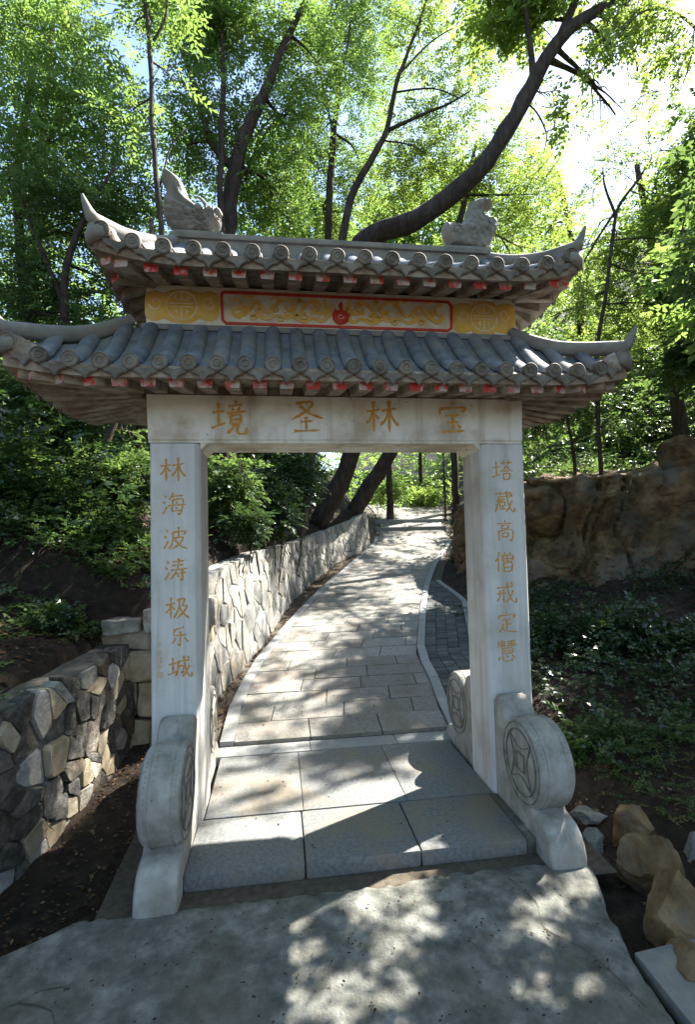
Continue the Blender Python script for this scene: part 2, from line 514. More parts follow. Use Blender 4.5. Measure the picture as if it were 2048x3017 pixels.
# path of granite pavers
path = empty('path', (0.2, 2, .2))
tag(path, 'beige granite paved path climbing behind the gate', 'path', kind='structure')
mb = MB()
ys = list(np.arange(1.085, 18.0, .25))
for y in ys:
    mb.v += [(xl(y) - .36, y, zp(y) - .028), (xr(y) + bw(y) + .24, y, zp(y) - .028)]
for j in range(len(ys) - 1):
    mb.f.append((2 * j, 2 * j + 1, 2 * j + 3, 2 * j + 2)); mb.m.append(0)
mb.build('joint_bed', M['joint'], path)
def pave(y0, y1, fa, fb, m, name, drop=0.0, gap=.005, thick=.05):
    """One stone filling the fractions fa..fb of the way across, between y0 and y1."""
    vs = []
    dz = rs.uniform(-.003, .003) - drop
    for zz in (-thick, 0):
        for (y, xa, xb) in ((y0 + gap, fa(y0) + gap, fb(y0) - gap), (y1 - gap, fa(y1) + gap, fb(y1) - gap)):
            vs += [(xa, y, zp(y) + zz + dz), (xb, y, zp(y) + zz + dz)]
    fs = [(4, 5, 7, 6), (0, 1, 5, 4), (1, 3, 7, 5), (3, 2, 6, 7), (2, 0, 4, 6)]
    return MB().add(vs, fs).build(name, m, path)
y = 1.088
k = 0
while y < 15.6:
    y1 = y + .30
    wid = float(xr(y) - xl(y)) - .12
    n = max(3, round(wid / .66))
    off = [0, .55, .27, .8][k % 4]
    cuts = [0] + [c for c in [(i + off + rs.uniform(-.06, .06)) / n for i in range(n)] if .08 < c < .93] + [1]
    for a, b in zip(cuts[:-1], cuts[1:]):
        pave(y, y1, lambda q, a=a: xl(q) + .12 + (xr(q) - xl(q) - .12) * a, lambda q, b=b: xl(q) + .12 + (xr(q) - xl(q) - .12) * b, M['paver'], 'paver')
    y = y1
    k += 1
y = 1.09
while y < 11:
    y1 = y + .62
    pave(y, y1, lambda q: xl(q), lambda q: xl(q) + .12, M['kerb'], 'kerb_stone', -.012, .003)
    y = y1
y = 1.09
while y < 10.5:
    y1 = y + .5
    pave(y, y1, lambda q: xr(q), lambda q: xr(q) + .105, M['kerb'], 'kerb_stone', -.022, .002)
    y = y1
y = 1.7
while y < 6.5:
    y1 = y + .4
    pave(y, y1, lambda q: xr(q) + .107 + bw(q), lambda q: xr(q) + .2 + bw(q), M['kerb'], 'kerb_stone', -.03, .002)
    y = y1
y = 1.25
k = 0
while y < 6.4:
    y1 = y + .105
    n = max(1, round(float(bw(y)) / .15))
    for i in range(n):
        w0, w1 = i / n, (i + 1) / n
        pave(y, y1, lambda q, a=w0: xr(q) + .107 + bw(q) * a, lambda q, b=w1: xr(q) + .107 + bw(q) * b, M['brick'], 'paving_brick', -.002 + rs.uniform(-.003, .003), .004)
    y = y1
    k += 1
# two low steps across the path at the top of the rise
for i, yy in enumerate((11.55, 12.35)):
    mb = MB()
    x0, x1, z = float(xl(yy)) - .02, float(xr(yy)) + .1, float(zp(yy))
    mb.box(x0, x1, yy, yy + .16, z - .1, z + .10, bev=.012)
    mb.build('step_stone', M['kerb'], path)


# ------------------------------------------------------------------ stone walls
def voronoi_cells(L, Hh, step, rnd, jit=.5, rowh=None):
    pts = []
    rowh = rowh or step
    nr, ncol = max(1, round(Hh / rowh)), max(1, round(L / step))
    for r in range(nr):
        for c in range(ncol):
            pts.append(((c + .5 + (r % 2) * .4 - .2 + rnd.uniform(-jit, jit)) * L / ncol, (r + .5 + rnd.uniform(-jit, jit) * .8) * Hh / nr))
    pts = [p for p in pts if rnd.random() > .22]
    cells = []
    for i, p in enumerate(pts):
        poly = [(0, 0), (L, 0), (L, Hh), (0, Hh)]
        for j, q in enumerate(pts):
            if i == j or abs(p[0] - q[0]) > 3.2 * step or abs(p[1] - q[1]) > 3.2 * step:
                continue
            mx_, my_ = (p[0] + q[0]) / 2, (p[1] + q[1]) / 2
            nx_, ny_ = q[0] - p[0], q[1] - p[1]
            out = []
            for a, b in zip(poly, poly[1:] + poly[:1]):
                da = (a[0] - mx_) * nx_ + (a[1] - my_) * ny_
                db = (b[0] - mx_) * nx_ + (b[1] - my_) * ny_
                if da <= 0:
                    out.append(a)
                if da * db < 0:
                    t = da / (da - db)
                    out.append((a[0] + (b[0] - a[0]) * t, a[1] + (b[1] - a[1]) * t))
            poly = out
            if len(poly) < 3:
                break
        if len(poly) >= 3:
            cells.append(poly)
    return cells

def wall_stones(parent, pts, zb, ztop, step, seed, mats, name='stone', proud=.05, rowh=None, batter=.08):
    """Fills the face of a wall that follows the plan polyline pts with irregular stones, each its own part."""
    rnd = random.Random(seed)
    P = [np.array(p, float) for p in pts]
    seg = [np.linalg.norm(b - a) for a, b in zip(P[:-1], P[1:])]
    cum = np.concatenate([[0], np.cumsum(seg)])
    L = cum[-1]
    Hh = 1.0
    def at(s):
        i = min(len(seg) - 1, max(0, int(np.searchsorted(cum, s) - 1)))
        t = (s - cum[i]) / seg[i]
        d = (P[i + 1] - P[i]) / seg[i]
        return P[i] + (P[i + 1] - P[i]) * t, np.array([d[1], -d[0]])
    hm = float(np.mean([ztop(s) - zb(s) for s in np.linspace(0, L, 9)]))
    for poly in voronoi_cells(L, hm, step, rnd, rowh=rowh):
        c = np.mean(poly, 0)
        pr = proud * rnd.uniform(.5, 1.35)
        tl = (rnd.uniform(-.3, .3), rnd.uniform(-.3, .3))
        # smoothed outline: cut corners once
        pl = []
        for a, b in zip(poly, poly[1:] + poly[:1]):
            a, b = np.array(a), np.array(b)
            if np.linalg.norm(b - a) < .012:
                continue
            pl += [a + (b - a) * .10 + np.array((rnd.uniform(-.006, .006), rnd.uniform(-.006, .006))), a + (b - a) * .90]
        n = len(pl)
        if n < 4:
            continue
        vs = []
        for sc, off in ((.965, -.05), (.955, pr * .45), (.88, pr)):
            for q in pl:
                r = c + (q - c) * sc
                r = c + (r - c)
                xy, nn = at(float(np.clip(r[0], 0, L)))
                lo, hi = zb(r[0]), ztop(r[0])
                v = r[1] / hm
                o = off
                if off > 0:
                    o = off + (tl[0] * (q[0] - c[0]) + tl[1] * (q[1] - c[1])) * .22 + rnd.uniform(-.004, .004)
                o -= batter * v
                vs.append((xy[0] + nn[0] * o, xy[1] + nn[1] * o, lo + (hi - lo) * v))
        xy, nn = at(float(np.clip(c[0], 0, L)))
        lo, hi = zb(c[0]), ztop(c[0])
        o = pr * rnd.uniform(.98, 1.08) - batter * c[1] / hm
        vs.append((xy[0] + nn[0] * o, xy[1] + nn[1] * o, lo + (hi - lo) * c[1] / hm))
        fs = []
        for k_ in range(2):
            fs += [(k_ * n + i, k_ * n + (i + 1) % n, (k_ + 1) * n + (i + 1) % n, (k_ + 1) * n + i) for i in range(n)]
        fs += [(2 * n + i, 2 * n + (i + 1) % n, 3 * n) for i in range(n)]
        o = MB().add(vs, fs).build(name, rnd.choice(mats), parent)
        smooth_by_angle(o, 34)

def wall_core(parent, pts, zb, ztop, thick, m, batter=.08, inset=.02):
    P = [np.array(p, float) for p in pts]
    mb = MB()
    s = 0
    for i, p in enumerate(P):
        d = P[min(i + 1, len(P) - 1)] - P[max(i - 1, 0)]
        d /= np.linalg.norm(d)
        nn = np.array([d[1], -d[0]])
        if i:
            s += np.linalg.norm(P[i] - P[i - 1])
        for off, z in ((-inset, zb(s) - .15), (-inset - batter, ztop(s) - .015), (-thick - batter, ztop(s) - .015), (-thick, zb(s) - .15)):
            mb.v.append((p[0] + nn[0] * off, p[1] + nn[1] * off, z))
    for i in range(len(P) - 1):
        a = 4 * i
        for q in range(4):
            mb.f.append((a + q, a + (q + 1) % 4, a + 4 + (q + 1) % 4, a + 4 + q)); mb.m.append(0)
    mb.f += [(3, 2, 1, 0), tuple(len(mb.v) - 4 + q for q in range(4))]
    mb.m += [0, 0]
    return mb.build('core', m, parent)

def plan(ya, yb, n, flip=False):
    return [(float(xw(q)), float(q)) for q in np.linspace(ya, yb, n)]
# wall beside the path: runs from beside the gate up along the left kerb
pw = plan(1.42, 10.3, 26)
pw_r = pw
cumy = np.concatenate([[0], np.cumsum([math.dist(a, b) for a, b in zip(pw[:-1], pw[1:])])])
def s2y(s): return float(np.interp(s, cumy, [p[1] for p in pw]))
wallC = empty('retaining_wall', (-.9, 3, .3))
tag(wallC, 'long pale rubble stone retaining wall running along the left of the path', 'wall')
wall_core(wallC, pw, lambda s: zp(s2y(s)), lambda s: wt(s2y(s)), .42, M['palemortar'], inset=-.010)
wall_stones(wallC, pw, lambda s: zp(s2y(s)) - .03, lambda s: wt(s2y(s)), .178, 11, [M['rubble'], M['rubble'], M['greystone']], proud=.020)
# its squared end, of stacked sandstone blocks, faces the viewer
rb = random.Random(4)
def rough_block(name, x0, x1, y0, y1, z0, z1, m, parent, amp=.018, seed=0.0):
    bm = bmesh.new()
    bmesh.ops.create_cube(bm, size=1)
    bmesh.ops.bevel(bm, geom=bm.edges[:], offset=.09, segments=2, profile=.6, affect='EDGES')
    bmesh.ops.subdivide_edges(bm, edges=bm.edges[:], cuts=3, use_grid_fill=True)
    sx_, sy_, sz_ = x1 - x0, y1 - y0, z1 - z0
    for v in bm.verts:
        q = Vector(((x0 + x1) / 2 + v.co.x * sx_, (y0 + y1) / 2 + v.co.y * sy_, (z0 + z1) / 2 + v.co.z * sz_))
        nv = noise.noise_vector(Vector((q.x * 5 + seed, q.y * 5, q.z * 5))) * amp + noise.noise_vector(Vector((q.x * 16 + seed, q.y * 16, q.z * 16))) * amp * .45
        v.co = q + nv
    me = bpy.data.meshes.new(name)
    bm.to_mesh(me)
    bm.free()
    return smooth_by_angle(link(name, me, m, parent), 30)
zc = -.10
for i, h in enumerate((.33, .30, .26, .17)):
    x = -1.98 + rb.uniform(-.03, .03)
    for w in ((.46, .42), (.33, .55), (.5, .36), (.42, .48))[i]:
        hh = h * rb.uniform(.96, 1.03)
        rough_block('block', x, x + w - .012, 1.28 + rb.uniform(-.05, .05), 1.64, zc, zc + hh - .012, M['sandstone'], wallC, .03, i * 3.1 + x)
        x += w
    zc += h
for i, (x0, x1, z0, z1) in enumerate(((-1.93, -1.62, .93, 1.06), (-1.60, -1.28, .95, 1.13), (-1.30, -1.0, .97, 1.2))):
    rough_block('cap_stone', x0, x1, 1.24, 1.62, z0, z1, M['rubble'], wallC, .032, i * 5.0)
# foreground wall on the left of the apron
pa = plan(-2.6, 1.30, 18)
cuma = np.concatenate([[0], np.cumsum([math.dist(a, b) for a, b in zip(pa[:-1], pa[1:])])])
def s2ya(s): return float(np.interp(s, cuma, [p[1] for p in pa]))
wallA = empty('rubble_wall', (-1.9, .2, -.15))
tag(wallA, 'dark rubble stone wall left of the gate with its far end in sunlight', 'wall')
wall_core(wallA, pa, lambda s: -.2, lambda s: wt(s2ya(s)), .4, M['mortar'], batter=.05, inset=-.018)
wall_stones(wallA, pa, lambda s: -.2, lambda s: wt(s2ya(s)) + .02 * math.sin(s * 9) + .02 * math.sin(s * 23), .128, 23, [M['shaderubble'], M['shaderubble'], M['shaderubble'], M['rubble'], M['sandstone']], proud=.042, batter=.05)

# ------------------------------------------------------------------ the gate
GD = .387                                  # depth of the pillars
gate = empty('stone_gate', (0, GD / 2, 0))
tag(gate, 'two-tiered carved stone memorial gate with painted characters standing over the path', 'gate')

def offset_poly(pts, d):
    out = []
    n = len(pts)
    for i in range(n):
        a, b, c = (np.array(pts[i - 1]), np.array(pts[i]), np.array(pts[(i + 1) % n]))
        e1, e2 = b - a, c - b
        n1 = np.array([-e1[1], e1[0]]) / (np.linalg.norm(e1) + 1e-9)
        n2 = np.array([-e2[1], e2[0]]) / (np.linalg.norm(e2) + 1e-9)
        m_ = n1 + n2
        m_ = m_ / max(.6, np.linalg.norm(m_)) 
        out.append(b + m_ * d)
    return out

# pillars: a chamfer runs up the inner front and inner back edges
pillars = []
for s in (-1, 1):
    xi, xo = .934, 1.236
    c = .035
    prof = [(xi + .002, c), (xi + .012, c * .55), (xi + c * .6, .012), (xi + c, 0), (xo - .008, 0), (xo, .008), (xo, GD - .008), (xo - .008, GD), (xi + c, GD), (xi + .002, GD - c)]
    vs = []
    zz = (-.12, 2.322)
    for z in zz:
        for x, y in prof:
            xo_ = x + (.006 if x > 1.1 and z > 1 else 0)
            vs.append((s * xo_, y, z))
    n = len(prof)
    fs = [(i, (i + 1) % n, n + (i + 1) % n, n + i) for i in range(n)] + [tuple(range(n)), tuple(range(n, 2 * n))]
    pillars.append(MB().add(vs, fs).build('pillar', M['pillar'], gate))
# lintel with a shallow moulding along its lower front edge
prof = [(0, 2.634), (0, 2.352), (.010, 2.340), (.010, 2.328), (GD - .010, 2.328), (GD, 2.352), (GD, 2.634)]
mb = MB()
for x in (-1.262, 1.247):
    xb = x * .992
    mb.v += [(x if z > 2.5 else xb, y, z) for y, z in prof]
n = len(prof)
mb.f = [(i, (i + 1) % n, n + (i + 1) % n, n + i) for i in range(n)] + [tuple(range(n)), tuple(range(2 * n - 1, n - 1, -1))]
mb.m = [0] * len(mb.f)
lintel = mb.build('lintel', M['lintel'], gate)
# mitred corner fillets under the lintel
for s in (-1, 1):
    mb = MB()
    mb.add([(s * .935, .012, 2.330), (s * .89, .02, 2.330), (s * .935, .02, 2.285), (s * .935, GD - .012, 2.330), (s * .89, GD - .02, 2.330), (s * .935, GD - .02, 2.285)],
           [(0, 1, 2), (3, 5, 4), (0, 3, 4, 1), (1, 4, 5, 2), (2, 5, 3, 0)])
    mb.build('corner_fillet', M['lintel'], gate)

# ---- painted characters, brush strokes on a 100 x 100 square
W_TU = "6,38 38,33;22,12 22,72;3,80 40,66"
W_MU = "5,37 44,31;25,8 25,95;24,38 17,56 4,70;28,44 40,58"
W_SHUI = "12,14 20,23;6,40 14,48;5,90 13,78 22,60"
GLYPH = {
 'lin': W_MU + ";50,34 93,27;70,5 70,96;69,34 60,58 44,76;71,35 82,60 98,78",
 'jing': W_TU + ";66,4 70,12;48,20 88,15;58,24 62,33;79,22 74,32;44,40 97,33;54,46 55,70;54,46 80,44 79,68;55,57 78,56;55,69 78,68;62,70 58,82 44,95;72,70 72,90 78,95 94,94 97,78",
 'sheng': "22,14 68,10 52,34 10,60;32,20 60,42 97,56;34,66 68,63;50,52 50,90;16,92 86,89",
 'bao': "48,2 53,12;14,24 11,40;15,24 86,19 78,34;28,44 72,41;50,44 50,86;32,63 68,61;16,91 86,87;64,69 73,79",
 'hai': W_SHUI + ";46,5 40,20 30,33;42,20 86,15;46,34 40,80;46,34 84,31 79,76 70,93 62,86;40,79 80,76;26,57 97,52;58,40 62,48;57,62 61,71",
 'bo': W_SHUI + ";40,26 40,52 34,76 24,95;41,26 89,21 82,36;62,5 62,50;42,50 79,46 66,72 34,95;48,56 66,78 98,94",
 'tao': W_SHUI + ";36,18 83,14;34,34 79,30;28,53 97,46;60,4 56,40 42,70 26,92;44,67 91,62;74,52 74,93 64,87;54,72 60,81",
 'ji': W_MU + ";48,18 80,15 70,42 89,41 76,66 46,95;58,18 56,50 36,93;58,46 74,72 99,94",
 'le': "72,6 52,14 30,18;30,18 27,46 86,43;54,28 54,92 43,85;32,58 26,72 17,83;72,58 82,68 91,79",
 'cheng': W_TU + ";42,28 91,23;44,28 42,60 33,88;44,48 64,46 62,73 54,68;66,5 72,50 84,82 97,89 97,70;88,44 78,66 59,91;80,7 88,16",
 'ta': W_TU + ";44,18 95,14;56,6 58,26;80,4 78,24;68,28 58,44 40,57;69,30 82,46 99,55;56,54 80,52;54,66 56,92;54,66 84,64 80,91;56,91 80,89",
 'cang': "12,14 89,10;34,3 36,22;64,2 62,20;26,28 93,24;26,28 24,60 9,95;14,45 24,44;11,62 24,60;34,38 34,80;34,38 58,36;36,50 54,49 54,64 36,65;34,80 60,78;45,38 45,49;45,65 45,79;66,16 70,52 84,84 97,91 97,72;88,44 78,66 59,93;80,14 88,22",
 'gao': "50,1 54,10;13,18 89,14;36,26 37,42;36,26 66,24 64,40;37,41 64,39;20,52 20,97;20,52 85,48 83,94 72,89;38,62 39,80;38,62 65,60 62,78;39,79 62,77",
 'seng': "24,5 16,30 3,48;18,34 18,95;48,6 54,16;78,4 72,14;40,22 40,48;40,22 87,20 84,46;41,35 84,34;62,22 62,47;40,47 84,46;44,56 45,95;44,56 83,54 80,93;46,74 80,72;46,92 80,91",
 'jie': "9,28 89,22;10,54 53,50;24,38 22,64 9,87;40,36 40,93;58,5 62,46 78,82 97,91 97,70;84,40 72,66 49,93;74,5 84,16",
 'ding': "48,3 53,12;14,22 11,38;15,22 87,18 79,33;30,42 72,38;50,42 50,82;52,60 75,58;32,56 28,78 11,95;28,76 50,90 98,95",
 'hui': "8,10 46,8;10,19 44,17;6,28 48,26;27,2 27,34;54,9 92,6;56,18 90,16;52,27 96,24;73,1 73,33;24,40 76,37 74,60;26,49 74,48;24,60 76,59;14,74 9,91;28,70 34,92 70,92 73,79;48,68 54,78;74,68 87,83",
 's1': "50,4 50,20;14,26 86,22;30,38 70,38 70,58 30,58 30,38;50,60 50,92;24,72 16,88;76,72 86,86",
 's2': "20,22 80,20;50,6 50,52;10,46 90,44;50,52 50,80;52,64 78,62;30,58 20,88;22,86 92,94",
 's3': "16,20 26,30;10,48 26,46 22,84 34,78;44,24 92,22;58,8 58,38;78,8 78,38;48,50 88,50;66,44 66,92;44,70 92,68;40,92 94,90",
 's4': "20,22 76,18 72,48 20,52;10,50 90,46;48,6 48,94;66,64 84,74",
 's5': "16,12 44,10 42,40 16,42 16,12;16,26 42,26;8,54 50,50;28,50 28,80;12,70 8,90;20,84 92,94;56,14 92,12;60,26 60,66 86,64 86,26 60,26;70,68 60,82;78,68 90,80",
}

def strokes(name, glyph, frame, size, m, parent, wid=8.5, proud=.0022, yfun=None):
    """frame = (centre, right vector, down vector, outward normal)."""
    cx, ex, ey, en = [np.array(q, float) for q in frame]
    mb = MB()
    for si, st in enumerate(glyph.split(';')):
        pts = [np.array([float(c) for c in p.split(',')]) for p in st.split()]
        cv = catmull(pts, 5)
        n = len(cv)
        vs = []
        pr = proud + si * .00006
        L = sum(np.linalg.norm(b - a) for a, b in zip(pts[:-1], pts[1:]))
        for i, p in enumerate(cv):
            t = i / (n - 1)
            d = cv[min(i + 1, n - 1)] - cv[max(i - 1, 0)]
            d = d / (np.linalg.norm(d) + 1e-9)
            q = np.array([-d[1], d[0]])
            horiz = abs(d[0]) > .85
            w = wid * (.78 if horiz else 1.0)
            w *= (.62 + .5 * math.exp(-(t / .12) ** 2) + .35 * math.exp(-((t - .85) / .12) ** 2)) * (1 - .62 * max(0, (t - .86) / .14))
            if L < 14:
                w *= .55 + .9 * t
            for sgn, off in ((-1, 0), (-1, pr), (1, pr), (1, 0)):
                r = p + q * sgn * w / 2
                vs.append(cx + (ex * (r[0] - 50) + ey * (r[1] - 50)) / 100 * size + en * (off - .0006))
        fs = []
        for i in range(n - 1):
            for k_ in range(3):
                fs.append((4 * i + k_, 4 * i + k_ + 1, 4 * i + 4 + k_ + 1, 4 * i + 4 + k_))
        fs += [(0, 1, 2, 3), tuple(4 * (n - 1) + k_ for k_ in range(4))]
        mb.add(vs, fs)
    return mb.build(name, m, parent)

FR = ((1, 0, 0), (0, 0, -1), (0, -1, 0))
for g_, px, py in (('jing', 520, 947), ('sheng', 695, 945), ('lin', 868, 945), ('bao', 1028, 949)):
    p = A(px, py, 0)
    strokes('character', GLYPH[g_], (p, *FR), .236, M['gold'], lintel, 11)
for g_, px, py, sz in (('lin', 392, 1066, .165), ('hai', 395, 1144, .155), ('bo', 398, 1222, .155), ('tao', 400, 1293, .152), ('ji', 402, 1380, .152), ('le', 407, 1444, .13), ('cheng', 408, 1514, .15)):
    p = A(px, py, 0)
    strokes('character', GLYPH[g_], (p, *FR), sz, M['gold'], pillars[0], 9.8, .002)
for i, py in enumerate((1463, 1483, 1499, 1515, 1532)):
    p = A(361.5 + i * .3, py, 0)
    strokes('character', GLYPH['s%d' % (i + 1)], (p, *FR), .042, M['gold'], pillars[0], 8, .0012)
for g_, px, py, sz in (('ta', 1141, 1068, .155), ('cang', 1144, 1140, .16), ('gao', 1147, 1205, .148), ('seng', 1147, 1276, .15), ('jie', 1149, 1346, .155), ('ding', 1151, 1412, .15), ('hui', 1152, 1478, .15)):
    p = A(px, py, 0)
    strokes('character', GLYPH[g_], (p, *FR), sz, M['gold'], pillars[1], 9.0, .002)

# ---- drum stones clasping the pillars
def drum(sx, back):
    prof = [(0, -.13), (0, .60), (.015, .628), (.05, .648), (.09, .645), (.13, .622), (.165, .575), (.185, .535)]
    for a in np.linspace(134, -62, 26):
        prof.append((.362 + .246 * math.cos(rad(a)), .346 + .246 * math.sin(rad(a))))
    prof += [(.50, .118), (.545, .113), (.60, .098), (.645, .065), (.675, .015), (.690, -.045), (.690, -.13)]
    prof = [(u if i in (0, 1) else u, z) for i, (u, z) in enumerate(prof)]
    loop = prof[::-1]
    x0, x1 = .962, 1.168
    n = len(loop)
    secs = []
    for x, d in ((x0, .016), (x0 + .006, .006), (x0 + .018, 0), (x0 + .055, -.004), (x1 - .055, -.004), (x1 - .018, 0), (x1 - .006, .006), (x1, .016)):
        secs.append((x, offset_poly(loop, d)))
    vs, fs = [], []
    for x, pl in secs:
        for (u, z), (u0, z0) in zip(pl, loop):
            u = max(u, -.0) if u0 > 0 else 0.0
            y = -u if not back else GD + u
            vs.append((sx * x, y, z))
    for k_ in range(len(secs) - 1):
        fs += [(k_ * n + i, k_ * n + (i + 1) % n, (k_ + 1) * n + (i + 1) % n, (k_ + 1) * n + i) for i in range(n)]
    fs += [tuple(range(n)), tuple(range((len(secs) - 1) * n, len(secs) * n))]
    bm = bmesh.new()
    me = bpy.data.meshes.new('drum_stone')
    me.from_pydata(vs, [], fs)
    bm.from_mesh(me)
    bmesh.ops.recalc_face_normals(bm, faces=bm.faces)
    bm.to_mesh(me)
    bm.free()
    d_ = smooth_by_angle(link('drum_stone', me, M['drum'], gate), 35)
    sgn = 1 if back else -1
    yc = (GD + .362) if back else -.362
    for side, xs in ((-1, x0), (1, x1)):
        # ring, coin motif and rim on the flat side of the drum
        fr = (np.array((sx * xs, yc, .346)), (0, 1, 0), (0, 0, -1), (sx * side, 0, 0))
        def circ(r, a0=0, a1=360, k_=28):
            return ' '.join('%.2f,%.2f' % (50 + r * math.cos(rad(a)), 50 + r * math.sin(rad(a))) for a in np.linspace(a0, a1, k_))
        strokes('drum_ring', circ(37), fr, .5, M['groove'], d_, 2.2, .008)
        strokes('drum_ring', circ(45), fr, .5, M['groove'], d_, 1.6, .006)
        q = 13
        coin = []
        cs = [(-q, -q), (q, -q), (q, q), (-q, q)]
        for i in range(4):
            a, b = cs[i], cs[(i + 1) % 4]
            coin.append('%.1f,%.1f %.1f,%.1f' % (50 + a[0] * .75, 50 + a[1] * .75, 50 + b[0] * .75, 50 + b[1] * .75))
            k1 = (a[0] * 2.0, a[1] * 2.0)
            k2 = (b[0] * 2.0, b[1] * 2.0)
            mid = ((a[0] + b[0]) * .62, (a[1] + b[1]) * .62)
            coin.append('%.1f,%.1f %.1f,%.1f %.1f,%.1f' % (50 + k1[0], 50 + k1[1], 50 + mid[0], 50 + mid[1], 50 + k2[0], 50 + k2[1]))
        strokes('coin_motif', ';'.join(coin), fr, .5, M['groove'], d_, 2.4, .007)
    # two raised bands and bead rows round the barrel
    for xs in (x0 + .045, x1 - .045):
        pts = [(sx * xs, yc + sgn * .2495 * math.cos(rad(a)), .346 + .2495 * math.sin(rad(a))) for a in np.linspace(118, -60, 26)]
        MB().tube(pts, [.0045] * 26, 6).build('barrel_band', M['drum'], d_, True)
    for xs in (x0 + .026, x1 - .026):
        mb = MB()
        for a in np.linspace(112, -56, 30):
            c = Vector((sx * xs, yc + sgn * .246 * math.cos(rad(a)), .346 + .246 * math.sin(rad(a))))
            mb.tube([c + Vector((0, sgn * math.cos(rad(a)), math.sin(rad(a)))) * t for t in (-.003, .003, .006)], [.005, .0045, .002], 6)
        tag(mb.build('rim_beads', M['drum'], d_, True), kind='stuff')
    return d_
for sx in (-1, 1):
    for back in (False, True):
        drum(sx, back)

